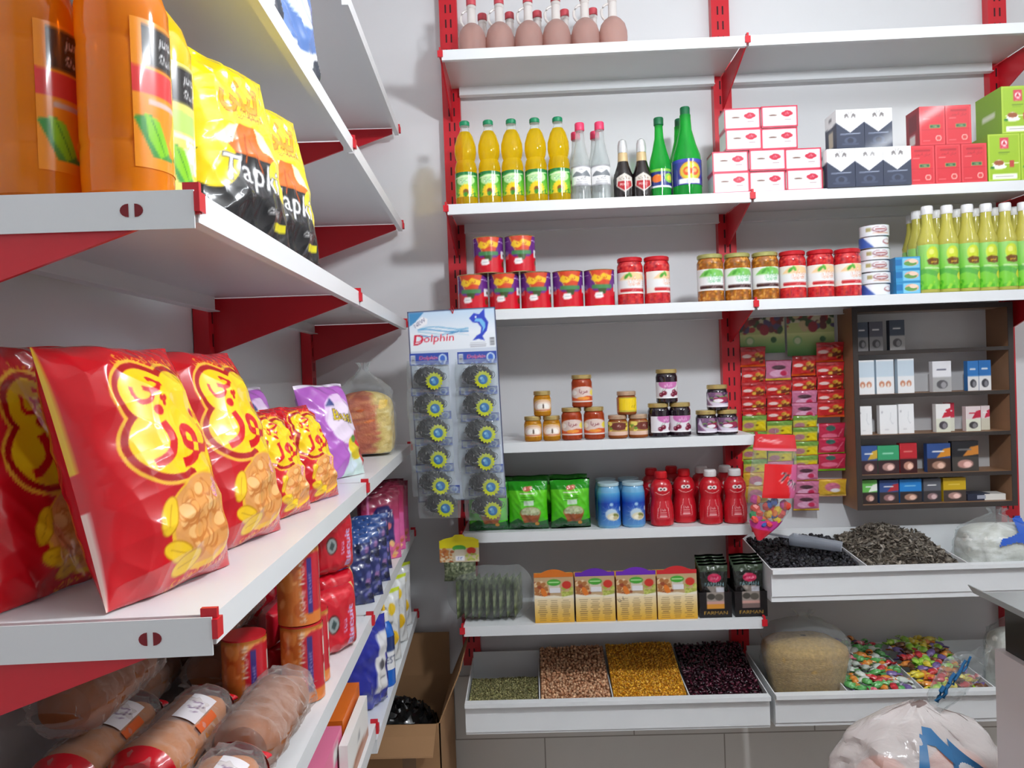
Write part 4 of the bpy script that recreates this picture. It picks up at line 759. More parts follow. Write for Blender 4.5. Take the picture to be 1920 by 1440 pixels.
# ------------------------------------------------------------------ loose goods bins
def grains(mb, pts, size, asp, cols, seed, seg=6, tilt=1.0):
    R = np.random.RandomState(seed); n = len(pts); u = []
    base = [(0,0,-1)]+[(math.cos(2*PI*k/seg)*.85, math.sin(2*PI*k/seg)*.85, z) for z in (-.5,.5) for k in range(seg)]+[(0,0,1)]
    base = np.array(base); f = [(0,1+(k+1) % seg,1+k) for k in range(seg)]+[(1+k,1+(k+1) % seg,1+seg+(k+1) % seg,1+seg+k) for k in range(seg)]+[(1+seg+k,1+seg+(k+1) % seg,1+2*seg) for k in range(seg)]
    for p in pts:
        s = size*R.uniform(.8,1.15); m = np.array(Matrix.Rotation(R.uniform(0,6.3),3,'Z') @ Matrix.Rotation(R.normal()*tilt,3,'X') @ Matrix.Rotation(R.normal()*tilt,3,'Y'))
        mb.add((base*s*np.array(asp))@m.T+p, f, 0, np.clip(np.array(cols[R.randint(len(cols))])*R.uniform(.85,1.1),0,255))
def heap(name, x0, x1, d0, d1, zf, size, asp, cols, seed, label, cat, step, m, bumpy=.006, under=(90,70,50)):
    """pile between x0..x1 from depth d0 (front) to d1 (back); zf(t,s) surface height"""
    R = np.random.RandomState(seed); U, V = UV(26, 22); Z = np.vectorize(zf)(V, U); X = x0+(x1-x0)*U; Y = (YW-d0)+(d0-d1)*V
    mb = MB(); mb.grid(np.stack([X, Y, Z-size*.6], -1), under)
    nx, ny = int((x1-x0-2*size)/step), int((d0-d1-2*size)/step); P = []
    for i in range(nx+1):
        for j in range(ny+1):
            s = np.clip((i+R.uniform(-.45,.45))/nx,0,1); t = np.clip((j+R.uniform(-.45,.45))/ny,0,1); P.append((x0+size+(x1-x0-2*size)*s, YW-d0+size+(d0-d1-2*size)*t, zf(t,s)+R.uniform(-.4,.4)*size))
    grains(mb, np.array(P), size, asp, cols, seed+1)
    o = single(name, mb, m, label, cat, smooth=60); o['kind'] = 'stuff'; return o
def binbox(label, xa, xb, zr, panel, divs, dback=.037, zback=None, dep=.342):
    """xa..xb outer ends at the front rim height zr; divs = (front x, back x) of the dividers"""
    t = thing('goods_bin', label, 'bin', (xa, YW, zr), 0, 'white loose goods bins'); w = xb-xa; zb = (zback or zr+.05)-zr; T = .003; fl = -.1
    part('front_panel', MB().box(0, w, -dep-.004, -dep, -panel, -.012), WHITE_D, t)
    part('front_rim', MB().box(0, w, -dep-.020, -dep+.008, -.012, .0).box(0, w, -dep+.0, -dep+.004, fl, -.012), WHITE_D, t)
    sidep = [(-dep+.008, 0), (-dep+.008, fl), (-dback, fl), (-dback, zb*.5)]
    for x in (0, w-T): part('side_wall', MB().prism(sidep, 'x', x, x+T), WHITE_D, t)
    part('back_wall', MB().box(T, w-T, -dback-.003, -dback, fl, zb), WHITE_D, t)
    part('bin_floor', MB().box(T, w-T, -dep+.008, -dback-.003, fl, fl+.003), WHITE_D, t)
    for x in (.065, min(w, .9)-.065): part('bracket', MB().prism([(-.001, zb*.3), (-.02, zb*.3), (-.02, fl-.002), (-dep+.06, fl-.002), (-dep+.06, fl-.012), (-.001, fl-.05)], 'x', x-.002, x+.002), RED, t)
    for xf in divs: part('divider', MB().prism([(-dep+.009, -.004), (-dep+.009, fl+.003), (-dback-.003, fl+.003), (-dback-.003, zb*.35)], 'x', xf-xa-.0015, xf-xa+.0015), WHITE_D, t)
    return t
SEED = mat('loose_goods', None, .5); SHINY = mat('loose_goods_shiny', None, .25, coat=.4)
# lower left bin
zr = H+ZS['BIN']; xa, xb = X_at(872, 1316, .342), X_at(1442, 1302, .342); dv = [X_at(p, 1312, .335) for p in (1012, 1150, 1294)]
binbox('white goods bin with lentils, chickpeas, split peas and beans', xa, xb, zr, .092, dv, zback=at(879, 1219, .02)[1])
E_ = .004
def slope(z0, z1, w=.006): return lambda t, s: zr+z0+(z1-z0)*t+w*math.sin(3*s+5*t)*math.sin(PI*s)
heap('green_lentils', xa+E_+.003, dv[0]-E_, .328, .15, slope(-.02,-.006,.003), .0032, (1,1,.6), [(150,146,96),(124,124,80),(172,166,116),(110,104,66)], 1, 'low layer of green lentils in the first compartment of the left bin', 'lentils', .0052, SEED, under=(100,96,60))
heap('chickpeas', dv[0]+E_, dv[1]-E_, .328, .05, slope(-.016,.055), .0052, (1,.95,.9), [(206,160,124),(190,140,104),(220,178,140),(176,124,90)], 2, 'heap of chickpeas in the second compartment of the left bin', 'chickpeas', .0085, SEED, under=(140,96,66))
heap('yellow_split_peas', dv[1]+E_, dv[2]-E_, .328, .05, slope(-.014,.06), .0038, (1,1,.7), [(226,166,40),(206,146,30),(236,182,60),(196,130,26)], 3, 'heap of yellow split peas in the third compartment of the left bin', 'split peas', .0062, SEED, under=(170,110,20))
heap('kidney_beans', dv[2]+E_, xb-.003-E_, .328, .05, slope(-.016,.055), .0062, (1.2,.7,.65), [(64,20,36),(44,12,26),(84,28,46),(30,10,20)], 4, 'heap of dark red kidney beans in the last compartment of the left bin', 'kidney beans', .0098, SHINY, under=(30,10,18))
# lower right bin
xa2 = X_at(1452, 1302, .342); xb2 = X_at(2030, 1283, .342); z2 = at(1660, 1295, .342)[1]; dv2 = [X_at(p, 1298, .335) for p in (1591, 1735, 1868)]
binbox('white goods bin with a beige grain sack and wrapped candies', xa2, xb2, z2, .088, dv2, zback=z2+.035)
# upper right bin
xa3 = X_at(1445, 1068, .342); xb3 = X_at(2080, 1044, .342); z3 = at(1680, 1060, .342)[1]; dv3 = [X_at(p, 1062, .335) for p in (1629, 1819)]
binbox('white goods bin with black dried fruit and sunflower seeds', xa3, xb3, z3, .083, dv3, zback=at(1560, 987, .02)[1])
zr = z3
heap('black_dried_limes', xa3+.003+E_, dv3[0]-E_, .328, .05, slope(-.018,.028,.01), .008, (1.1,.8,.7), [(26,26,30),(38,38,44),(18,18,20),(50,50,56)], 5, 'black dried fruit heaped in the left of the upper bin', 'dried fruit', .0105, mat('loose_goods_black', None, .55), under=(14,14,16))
def peak(t, s): return z3-.02+.05*t+.055*math.exp(-((s-.5)/.33)**2)*min(1, t*2.2)*(1-.35*t)
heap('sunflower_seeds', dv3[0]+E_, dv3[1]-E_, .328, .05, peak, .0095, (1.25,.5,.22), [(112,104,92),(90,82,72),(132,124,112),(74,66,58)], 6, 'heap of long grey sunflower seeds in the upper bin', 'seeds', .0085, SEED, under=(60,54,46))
# scoop
xs_, zs_ = at(1530, 1030, .2)
t = thing('plastic_scoop', 'clear plastic scoop lying on the black dried fruit', 'scoop', (xs_, YW-.2, z3+.035), (-.12, .12, -.45))
sm = film('scoop_plastic', (170,176,186), .4, .15, 0, 1, .7)
n = 13; a = np.linspace(PI*1.02, PI*1.98, n); U = np.tile(np.linspace(-.075, .075, 12), (n, 1)).T; A = np.tile(a, (12, 1)); wv = .046*(1-.12*(U/.075))
part('scoop_bowl', MB().grid(np.stack([U, wv*np.cos(A), .022+wv*.75*np.sin(A)], -1)), sm, t)
part('scoop_back', MB().prism([(.052*math.cos(q)*.98, .022+.052*.75*math.sin(q)) for q in a], 'x', -.077, -.0745), sm, t)
part('scoop_handle', MB().box(-.15, -.077, -.012, .012, .006, .012), sm, t)
# popcorn bag, grain sack
def tied_bag(name, w, h, dd, label, seed, fillm, fillc, fill=.72, cat='bag', PRF=None):
    """clear bag, full up to fill*h, gathered at the top; base at z=0"""
    t = thing(name, label, cat); R = np.random.RandomState(seed)
    U, V = UV(48, 40); th = 2*PI*U; sq = lambda c, p=.75: np.sign(c)*np.abs(c)**p
    def shell(g, top):
        r = np.interp(V*top, [0,.03,.15,.5,.72,.86,.93,1], PRF or [.82,.93,1,.98,.84,.3,.09,.22]); wob = 1+.03*np.sin(5*th+seed)+.02*np.sin(9*th+3*V)
        zz = h*V*top
        return np.stack([g*w/2*r*wob*sq(np.cos(th)), g*dd/2*r*wob*sq(np.sin(th)), zz*1.0], -1), zz
    P, _ = shell(.97, fill); nd = 8; dm = np.linspace(0, 1, nd)[:, None, None]; P[-nd:] = P[-nd:]*np.concatenate([np.sqrt(1-dm**2*.995), np.sqrt(1-dm**2*.995), dm*0+1], -1)
    P[0] = P[0]*[.0,.0,1]
    part('contents', MB().grid(P+[0,0,.003], fillc.sample(U, V) if isinstance(fillc, C) else fillc, 0), fillm, t)
    P, _ = shell(1.02, 1.0); P[0] = P[0]*[0,0,1]; wr = ridge(U*3, V*2, seed)[..., None]*.0035*np.clip(V[..., None]*2, .2, 1.2)
    N = P*[1,1,0]; N /= np.linalg.norm(N, axis=-1, keepdims=True)+1e-6
    part('clear_bag', MB().grid(P+N*wr), FILM, t); return t
GR = mat('grain_fill', (206,170,106), .75, var=.6, stain=110, bump=1, bscale=150, aniso=(1,1,2.2))
x_, _ = at(1502, 1297, .2); t = tied_bag('grain_sack', .262, .3, .22, 'clear sack of beige grain standing in the lower bin', 3, GR, (190,158,100), .72, PRF=[.74,.78,.83,1,.97,.6,.10,.24]); t.location = (x_+.012, YW-.2, z2-.096)
PC = C(.6,.3,160,(222,222,214)); PC.blobs(0,0,.6,.3,[(240,240,234),(206,206,196),(230,230,222),(250,250,246)],700,.014,4)
POPM = mat('popcorn_fill', None, .6, bump=1, bscale=70)
x_, _ = at(1853, 1045, .17); t = tied_bag('popcorn_bag', .235, .228, .2, 'clear bag of white puffed snack with blue print in the upper bin', 5, POPM, PC, .78); t.location = (x_+.01, YW-.2, z3-.093)
sc_ = 1.4; a_ = [(0,.06),(.012,.07),(.012,.02),(.024,.024),(.034,.03),(.05,.07),(.03,.06),(.06,.09),(.03,.105),(.022,.13),(.0,.115),(-.012,.09),(-.03,.08),(-.05,.075),(-.06,.055),(-.04,.06),(-.02,.066)]
bm = MB(); q = [(.03+x*1.35, .068+z*1.1) for x, z in a_]
U, V = UV(20, 22)
def on_bag(x, z): 
    r = .118*np.interp(z/.228, [0,.03,.15,.5,.72,.86], [.82,.93,1,.98,.84,.3]); return -math.sqrt(max(1e-6, 1-min(.98, abs(x/r))**3.6))**.55*.1*r/.118-.007
cb = C(.14,.14,70); blue = MB(); gx = np.linspace(-.05,.112,40); gz = np.linspace(.068,.205,40)
def inside(px, pz, poly):
    c = False
    for i in range(len(poly)):
        x0, y0 = poly[i]; x1, y1 = poly[(i+1) % len(poly)]
        if (y0 > pz) != (y1 > pz) and px < (x1-x0)*(pz-y0)/(y1-y0)+x0: c = not c
    return c
for i in range(39):
    for j in range(39):
        if inside((gx[i]+gx[i+1])/2, (gz[j]+gz[j+1])/2, q):
            blue.add([(gx[a], on_bag(gx[a], gz[b]), gz[b]) for a, b in ((i,j),(i+1,j),(i+1,j+1),(i,j+1))], [(0,1,2,3)])
part('blue_print', blue, mat('print_blue', (40,90,190), .3, coat=.3), t)
# wrapped candies, each on its own
def candy(col, col2, seed):
    a = C(.05,.02,24,col); a.blobs(0,0,.05,.02,[col2,tuple(min(255,c+50) for c in col),(240,240,236)],12,.003,seed); mb = MB()
    U, V = UV(15, 11); u = 2*U-1; th = 2*PI*V; R = np.random.RandomState(seed)
    r = 1.4*np.interp(np.abs(u), [0,.4,.52,.6,1], [.0085,.0078,.003,.0025,.0085]); fl = np.clip((np.abs(u)-.55)/.45, 0, 1)
    mb.grid(np.stack([u*.03, r*np.cos(th)*(1+.2*np.sin(4*th)*fl), r*np.sin(th)*(1-.75*fl)*.8], -1), a.sample(U, V)); return mb.mesh('wrapped_candy', mat('candy_wrap', None, .2, coat=.7), 60)
CD = {'green': ((90,170,90),(190,226,190)), 'pink': ((206,90,110),(240,190,200)), 'white': ((206,214,206),(120,180,130)), 'red': ((190,40,50),(236,150,120)), 'purple': ((120,100,160),(206,190,226)), 'yellow': ((226,200,50),(240,236,150)), 'orange': ((220,130,50),(246,206,120)), 'brown': ((96,60,40),(190,140,90)), 'lime': ((140,200,50),(220,236,120))}
CM = {k: candy(v[0], v[1], i) for i, (k, v) in enumerate(CD.items())}
for nm, x0, x1, mix, sd in (('middle', dv2[0], dv2[1], ['green','white','pink','green','red','purple','white','green','orange'], 1), ('right', dv2[1], dv2[2], ['yellow','orange','brown','lime','yellow','purple','lime','red'], 2)):
    R = np.random.RandomState(sd); k = 0
    for j in range(12):
        for i in range(8):
            c = mix[R.randint(len(mix))]; s = (i+.5)/8; tt = (j+.5)/12
            p = (x0+.02+(x1-x0-.04)*s+R.uniform(-.006,.006), YW-.314+.27*tt+R.uniform(-.005,.005), z2-.026+.06*tt+.014*math.sin(PI*s)+((i+j) % 2)*.008+R.uniform(-.003,.003))
            o = tag(link('wrapped_candy', CM[c], None, p, (R.uniform(-.4,.4), R.uniform(-.35,.35), R.uniform(0,3.1))), f'{c} wrapped candy heaped in the {nm} compartment of the lower bin', 'candy', f'{c} candies in the {nm} compartment')
# white puffed snack bag leaning in the right end of the lower bin
x_, _ = at(1885, 1270, .2); t = tied_bag('white_snack_bag', .16, .3, .16, 'clear bag of white puffs standing behind the counter', 8, POPM, PC, .75); t.location = (x_+.03, YW-.21, z2-.095)
# ------------------------------------------------------------------ cigarette cabinet on the wall
WOOD = mat('cabinet_wood', (150,112,82), .5, var=.3, stain=14); EDGE = mat('cabinet_edge', (56,49,46), .5)
DC = .12; xl, zt = at(1597, 577, DC); xr, _ = at(1898, 566, DC); zbm = at(1618, 957, DC)[1]; W_ = xr-xl
CT = thing('wall_cabinet', 'dark-edged wooden wall cabinet with cigarette packs', 'cabinet', (xl, YW, zbm)); hC = zt-zbm; tw = .016
for x in (0, W_-tw): part('side_panel', MB().box(x, x+tw, -DC+.001, 0, 0, hC).box(x-.0005, x+tw+.0005, -DC-.001, -DC+.001, 0, hC, 1), [WOOD, EDGE], CT)
part('top_panel', MB().box(tw, W_-tw, -DC+.001, 0, hC-tw, hC).box(tw, W_-tw, -DC-.001, -DC+.001, hC-tw, hC, 1), [WOOD, EDGE], CT)
part('bottom_panel', MB().box(tw, W_-tw, -DC+.001, 0, 0, tw).box(tw, W_-tw, -DC-.001, -DC+.001, 0, tw, 1), [WOOD, EDGE], CT)
zsh = [at(1610, y+3, DC)[1] for y in (656, 738, 814, 889)]
for z in zsh: part('shelf_board', MB().box(tw, W_-tw, -DC+.001, 0, z-zbm-.012, z-zbm).box(tw, W_-tw, -DC-.001, -DC+.001, z-zbm-.012, z-zbm, 1), [WOOD, EDGE], CT)
def pk(top, bot, w=.058, pic=None, top2=None, logo=(240,240,240), hh=.09):
    a = C(w, hh, 34, bot); a.rect(0,hh*.48,w,hh,top)
    if top2: a.poly([(w*.4,hh*.5),(w,hh*.55),(w,hh*.85),(w*.7,hh*.8)], top2)
    if pic: a.ell(w*.5,hh*.24,w*.3,hh*.14,pic); a.ell(w*.58,hh*.22,w*.15,hh*.1,tuple(min(255,c+70) for c in pic))
    a.line([(w*.25,hh*.72),(w*.7,hh*.72)],hh*.045,logo); return a
DKP = (60,40,44); o_ = lambda x, y: (1570+x/3.4286, 560+y/3.4286)
def teeth(w, hh):
    a = C(w, hh, 36, (240,242,244)); a.rect(0,hh*.5,w,hh*.95,(206,222,234))
    for sx in (.3,.68): a.ell(w*sx,hh*.28,w*.16,hh*.09,(206,140,110)); a.ell(w*sx,hh*.25,w*.07,hh*.06,(240,226,214))
    return a
def slim(w, hh):
    a = C(w, hh, 36, (240,241,242)); a.line([(w*.66,hh*.75),(w*.6,hh*.5),(w*.72,hh*.35),(w*.8,hh*.36)],hh*.012,(190,194,198)); a.line([(w*.3,hh*.15),(w*.5,hh*.15)],hh*.015,(180,180,184)); a.rect(w*.1,hh*.72,w*.2,hh*.8,(190,190,194)); return a
rowsP = [
 (3, [(118,195,155,318,'dark grey cigarette pack at the left of the top shelf',pk((70,80,96),(140,140,142),.055,(70,70,74))),(203,290,150,315,'dark grey cigarette pack, second on the top shelf',pk((84,84,96),(140,140,142),.055,(70,70,74))),(333,430,140,305,'dark grey cigarette pack standing apart on the top shelf',pk((64,74,90),(168,168,168),.055,(80,80,82)))], zsh[0]),
 (2, [(125,235,400,598,'tall white cigarette pack with teeth picture, left',teeth(.055,.09)),(248,360,395,585,'tall white cigarette pack with teeth picture, middle',teeth(.055,.09)),(385,490,390,575,'tall white cigarette pack with teeth picture, right',teeth(.055,.09)),(610,730,405,572,'white cigarette pack with grey lower half',pk((236,236,240),(176,176,176),.058,(90,88,92),None,(90,90,110))),(835,905,402,560,'blue and white cigarette pack beside the cabinet side',pk((50,120,190),(226,226,226),.05,(60,60,66))),(908,985,398,558,'blue and white cigarette pack touching the cabinet side',pk((40,110,180),(230,230,230),.05,(60,60,66)))], zsh[1]),
 (1, [(135,220,695,857,'plain white cigarette pack at the left of the third shelf',slim(.05,.09)),(270,382,688,850,'plain white cigarette pack in the middle of the third shelf',slim(.055,.09)),(392,490,680,835,'plain white cigarette pack, third on the third shelf',slim(.055,.09)),(632,725,680,835,'white and red cigarette pack, front one',pk((240,238,236),(222,224,206),.055,(70,64,70),(200,40,60),(240,240,240))),(700,750,672,830,'red-edged cigarette pack half behind the white and red one',pk((196,44,70),(220,222,206),.055)),(825,920,695,828,'red and white cigarette pack on the third shelf, nearer the centre',pk((226,210,210),(222,224,206),.052,(60,58,60),(190,30,60),(190,30,60))),(922,978,690,820,'red and white cigarette pack next to the cabinet side',pk((236,220,220),(214,210,190),.05,None,(196,40,70)))], zsh[2]),
 (0, [(150,255,950,1118,'blue and yellow cigarette pack on the fourth shelf',pk((60,90,150),DKP,.055,(170,130,120),(206,170,60))),(258,395,948,1115,'green cigarette pack on the fourth shelf',pk((60,160,110),DKP,.06,(180,140,130),None,(160,220,190))),(400,510,932,1095,'red cigarette pack on the fourth shelf',pk((190,40,50),(60,24,28),.055,(190,140,120),None,(226,130,120))),(575,725,935,1098,'blue and orange cigarette pack on the fourth shelf',pk((50,80,140),(70,48,40),.058,(170,130,110),(214,140,40))),(735,905,920,1090,'black and orange cigarette pack on the fourth shelf',pk((36,36,40),(70,66,62),.06,(190,140,130),(206,130,50),(120,120,120)))], zsh[3]),
 (0, [(160,255,1170,1340,'green and white cigarette pack on the lowest shelf',pk((110,190,90),(50,40,40),.05,(150,110,100),(240,244,236))),(270,392,1170,1335,'blue and red cigarette pack on the lowest shelf',pk((60,84,140),(60,50,50),.058,(150,110,110),(180,50,60))),(400,540,1165,1330,'bright blue cigarette pack on the lowest shelf',pk((40,130,206),(50,44,46),.058,(170,130,110),None,(140,206,240))),(553,665,1160,1325,'grey cigarette pack on the lowest shelf',pk((96,98,106),(60,56,58),.058,(150,120,120))),(680,825,1155,1320,'yellow cigarette pack on the lowest shelf',pk((206,170,30),(70,60,56),.058,(180,140,130),None,(236,206,90)))], zbm+tw)]
for _, items, zb_ in rowsP:
    last = None
    for x0, x1, y0, y1, lbl, art in items:
        dd = .06 if 'half behind' in lbl or 'next to the cabinet side' in lbl else .088
        xa_, zt_ = at(*o_(x0, y0), dd+.011); xb_, _ = at(*o_(x1, y0), dd+.011); hh = zt_-zb_; w = xb_-xa_
        if last is not None and xa_ < last+.001 and dd > .08: xa_ = last+.001; w = xb_-xa_
        sc = tuple(int(c) for c in art.a[int(art.H*.75), 2])
        single('cigarette_pack', carton(w, hh, .022, art, sc, sc, nu=26, nv=36), CARD, lbl, 'cigarette pack', ((xa_+xb_)/2, YW-dd, zb_+.0006), 0, 'cigarette packs')
        if dd > .08: last = xb_
xa_, z_ = at(*o_(892, 1300), .085); single('cigarette_pack', MB().box(-.038,.038,-.028,.028,0,.022,0,(40,46,66)).box(-.006,.03,-.0285,.028,.005,.017,0,(160,165,180)), CARD, 'dark blue cigarette pack lying flat on the lowest shelf', 'cigarette pack', (xa_, YW-.07, zbm+tw+.0006), .08, 'cigarette packs')
xa_, z_ = at(*o_(1045, 1300), .085); single('cigarette_pack', MB().box(-.04,.04,-.028,.028,0,.02,0,(226,224,218)), CARD, 'white cigarette pack lying flat on the lowest shelf', 'cigarette pack', (min(xa_, xr-tw-.048), YW-.07, zbm+tw+.0006), -.06, 'cigarette packs')
# ------------------------------------------------------------------ hanging sachet strips
def hcard(px0, px1, y0, y1, n):
    xa_, zt_ = at(px0, y0, .02); xb_, _ = at(px1, y0, .02); zb_ = at(px0, y1, .02)[1]; w, h = xb_-xa_, zt_-zb_
    a = C(w,h,70,(176,186,120)); a.grad(0,0,w,h*.5,(70,130,60),(200,206,140)); a.rect(0,h*.72,w,h,(196,190,160)); a.blobs(0,h*.6,w,h,[(110,60,60),(160,60,60),(70,90,60),(190,170,130),(90,80,110)],46,.012,n); a.ell(w*.55,h*.62,.016,.018,(150,50,60)); a.ell(w*.22,h*.33,.016,.016,(130,170,110)); a.ell(w*.22,h*.33,.011,.011,(190,200,160)); a.ell(w*.75,h*.35,.01,.01,(60,100,60))
    t = thing('strip_header_card', f'green and yellow fruit header card above the hanging sachets, {n} one', 'header card', (xa_, YW-.02, zb_)); t['group'] = 'header cards of the sachet strips'
    part('card', flat(MB(), a, 0, w, 0, h, -.0008, 60, 60).box(0,w,-.0006,.0006,0,h,0,(190,190,150)), CARD, t)
    part('hook', MB().tube([(w*.5,.02,h-.004),(w*.5,.0,h+.004),(w*.5,-.01,h-.002),(w*.5,-.006,h-.012)], .0012, 6), STEEL, t); return t
RS = {}
_t = hcard(1386, 1470, 594, 664, 1); _t['label'] = 'green and yellow fruit header card above the left sachet strips'
_t = hcard(1474, 1563, 582, 668, 2); _t['label'] = 'green and yellow fruit header card above the right sachet strips'
def sart(kind):
    a = C(.05,.055,34,(206,40,40))
    if kind == 'red': a.rect(0,0,.05,.007,(226,100,30)); a.ell(.015,.02,.009,.01,(190,30,30)); a.ell(.012,.03,.01,.005,(236,206,200)); a.blobs(.024,.012,.046,.036,[(190,140,50),(226,180,70),(110,40,20)],16,.005,2); a.rect(0,.042,.05,.055,(170,30,36)); a.text('Gum',.025,.046,.005,(90,40,30))
    if kind == 'pink': a.a[:] = (196,112,146); a.rect(0,0,.05,.007,(236,200,60)); a.ell(.025,.036,.014,.006,(80,50,60)); a.ell(.025,.02,.018,.01,(226,170,200)); a.ell(.035,.02,.007,.007,(190,40,80))
    if kind == 'yellow': a.a[:] = (196,190,70); a.rect(0,0,.05,.007,(214,206,30)); a.poly([(.026,.008),(.05,.008),(.046,.036),(.03,.036)],(226,206,20)); a.ell(.013,.024,.011,.009,(176,120,130)); a.rect(0,.04,.05,.055,(110,150,60)); a.ell(.03,.024,.003,.003,(120,90,20))
    if kind == 'berry': a.a[:] = (192,42,74); a.rect(0,0,.05,.008,(120,200,40)); a.ell(.022,.042,.009,.007,(60,100,90)); a.ell(.02,.022,.016,.007,(226,110,140)); a.line([(.034,.012),(.046,.04)],.0015,(236,150,170))
    if kind == 'gold': a.a[:] = (214,170,50); a.rect(0,0,.05,.006,(226,200,110)); a.ell(.025,.03,.014,.014,(206,110,140)); a.ell(.03,.02,.009,.006,(236,230,230))
    return a
cols = [  # px left, px right, list of (bottom y in the crop, kind)
 (1388,1434,[(430,'red'),(552,'red'),(652,'red'),(742,'red'),(820,'red'),(872,'yellow'),(980,'yellow'),(1065,'yellow'),(1165,'yellow'),(1255,'gold'),(1345,'gold')]),
 (1434,1482,[(520,'pink'),(642,'red'),(737,'red'),(817,'red'),(908,'yellow'),(1000,'yellow'),(1090,'yellow'),(1180,'pink')]),
 (1482,1529,[(490,'red'),(612,'red'),(705,'pink'),(788,'pink'),(872,'yellow'),(950,'yellow'),(1045,'yellow'),(1140,'yellow'),(1203,'pink'),(1312,'pink'),(1396,'pink')]),
 (1529,1580,[(400,'red'),(515,'red'),(602,'red'),(698,'red'),(768,'red'),(950,'berry'),(1022,'berry'),(1130,'berry'),(1300,'gold')])]
for ci, (p0, p1, items) in enumerate(cols):
    for ri, (yb, kind) in enumerate(items):
        py = 570+yb/3.6; d = .034; sh = (.036)*(py-690); xa_, zb_ = at(p0+sh*.55, py, d); xb_, _ = at(p1+sh*.55, py, d); prev = items[ri-1][0] if ri else yb-110
        h = (.062 if kind != 'berry' or yb != 950 else .075) if ri else .07
        if kind not in RS: RS[kind] = pillow(.051, .062, .008, sart(kind), (190,60,60), 26, 28, 5, .0009, seal=.06).mesh('candy_sachet', BAGM)
        lbl = f"{dict(red='red and orange',pink='pink',yellow='yellow-green',berry='raspberry and green',gold='golden')[kind]} candy sachet, {ORD[ri]} from the top in the {ORD[ci]} hanging strip"
        o = tag(link('candy_sachet', RS[kind], None, ((xa_+xb_)/2, YW-d-.004, zb_), (.17, 0, (ci*3+ri*5) % 7*.03-.09)), lbl, 'sachet', 'candy sachets on the hanging strips'); o.scale = ((xb_-xa_)/.0505, 1, h/.062)
# ------------------------------------------------------------------ hanging cone bag of candies at the shelf end
xt, zt_ = at(1440, 815, .32)
t = thing('candy_cone_bag', 'clear cone bag of colourful candies with red label, hung at the shelf end', 'bag', (xt+.022, YW-.318, zt_), (0, .06, .0))
def cone(V, U, g=1.0):
    hw = np.interp(V, [0,.12,.3,.55,.72,.86,1], [.058,.064,.068,.070,.062,.040,.004])*g; dp = np.interp(V, [0,.1,.3,.55,.8,1], [.003,.012,.026,.034,.022,.003])*g; th = 2*PI*U
    return np.stack([hw*np.sign(np.cos(th))*np.abs(np.cos(th))**.8-.040*V**3, dp*np.sin(th), -.325*V], -1)
U, V = UV(40, 40); part('clear_cone', MB().grid(cone(V, U)), FILM, t)
def patch(name, u0, u1, v0, v1, art, m, off=1.02, nu=30, nv=20, f=lambda U, V: (U, V)):
    U, V = UV(nu, nv); uu, vv = f(U, V); part(name, MB().grid(cone(v0+(v1-v0)*(1-vv), u0+(u1-u0)*uu, off), art.sample(U, V)), m, t)
a = C(.13,.05,60,(206,36,44)); a.text('Candy',.05,.03,.013,(246,230,230),shear=.2,rot=-.12); a.rect(0,0,.13,.008,(226,120,140)); patch('top_label', .5, 1.0, .0, .15, a, GLOSSP)
a = C(.09,.09,70,(216,30,36)); a.poly([(.03,.0),(.09,.0),(.09,.09),(.05,.09),(.045,.05)],(206,90,140)); a.poly([(0,0),(.05,0),(.04,.045),(.046,.09),(0,.09)],(216,30,36)); a.text('Ton',.047,.046,.024,(40,34,40),rot=-.5,out=.03,oc=(246,240,240)); patch('middle_label', .68, 1.0, .27, .58, a, GLOSSP, 1.025)
a = C(.06,.05,30,(216,40,60)); a.poly([(0,.05),(.06,.05),(.06,.02),(0,.034)],(220,60,160)); patch('tip_wrap', .5, 1.0, .80, .99, a, GLOSSP, 1.03)
R = np.random.RandomState(4)
for i in range(30):
    v = .60+.26*R.rand(); q = R.uniform(-1,1); p = cone(np.array(v), np.array(.75), .8); hw = np.interp(v, [.55,.72,.86,1], [.070,.062,.040,.004])*.74
    c = ((226,190,30),(220,60,40),(226,120,40),(40,140,80),(200,40,140),(60,90,170),(220,70,60))[i % 7]
    part('candy', MB().lathe([(.004,-.014),(.013,-.009),(.014,.005),(.007,.014)], 8, 0, c, 0, 0, 0, 1, .7), mat('candy_wrap', None), t, (hw*q-.040*v**3, R.uniform(-.009,.006)-.004, -.325*v), (R.uniform(0,3), R.uniform(0,3), 0))
part('hook', MB().tube([(.0,.0,-.002),(.0,-.004,.006),(0,.0,.014),(0,.012,.014)], .001, 6), STEEL, t)
# ------------------------------------------------------------------ side shelves: helpers in their own frame
def LP(a, y, z): x_, y_ = LF(a, y); return (x_, y_, H+z)
FA = PSI+PI/2                    # turned to face the aisle
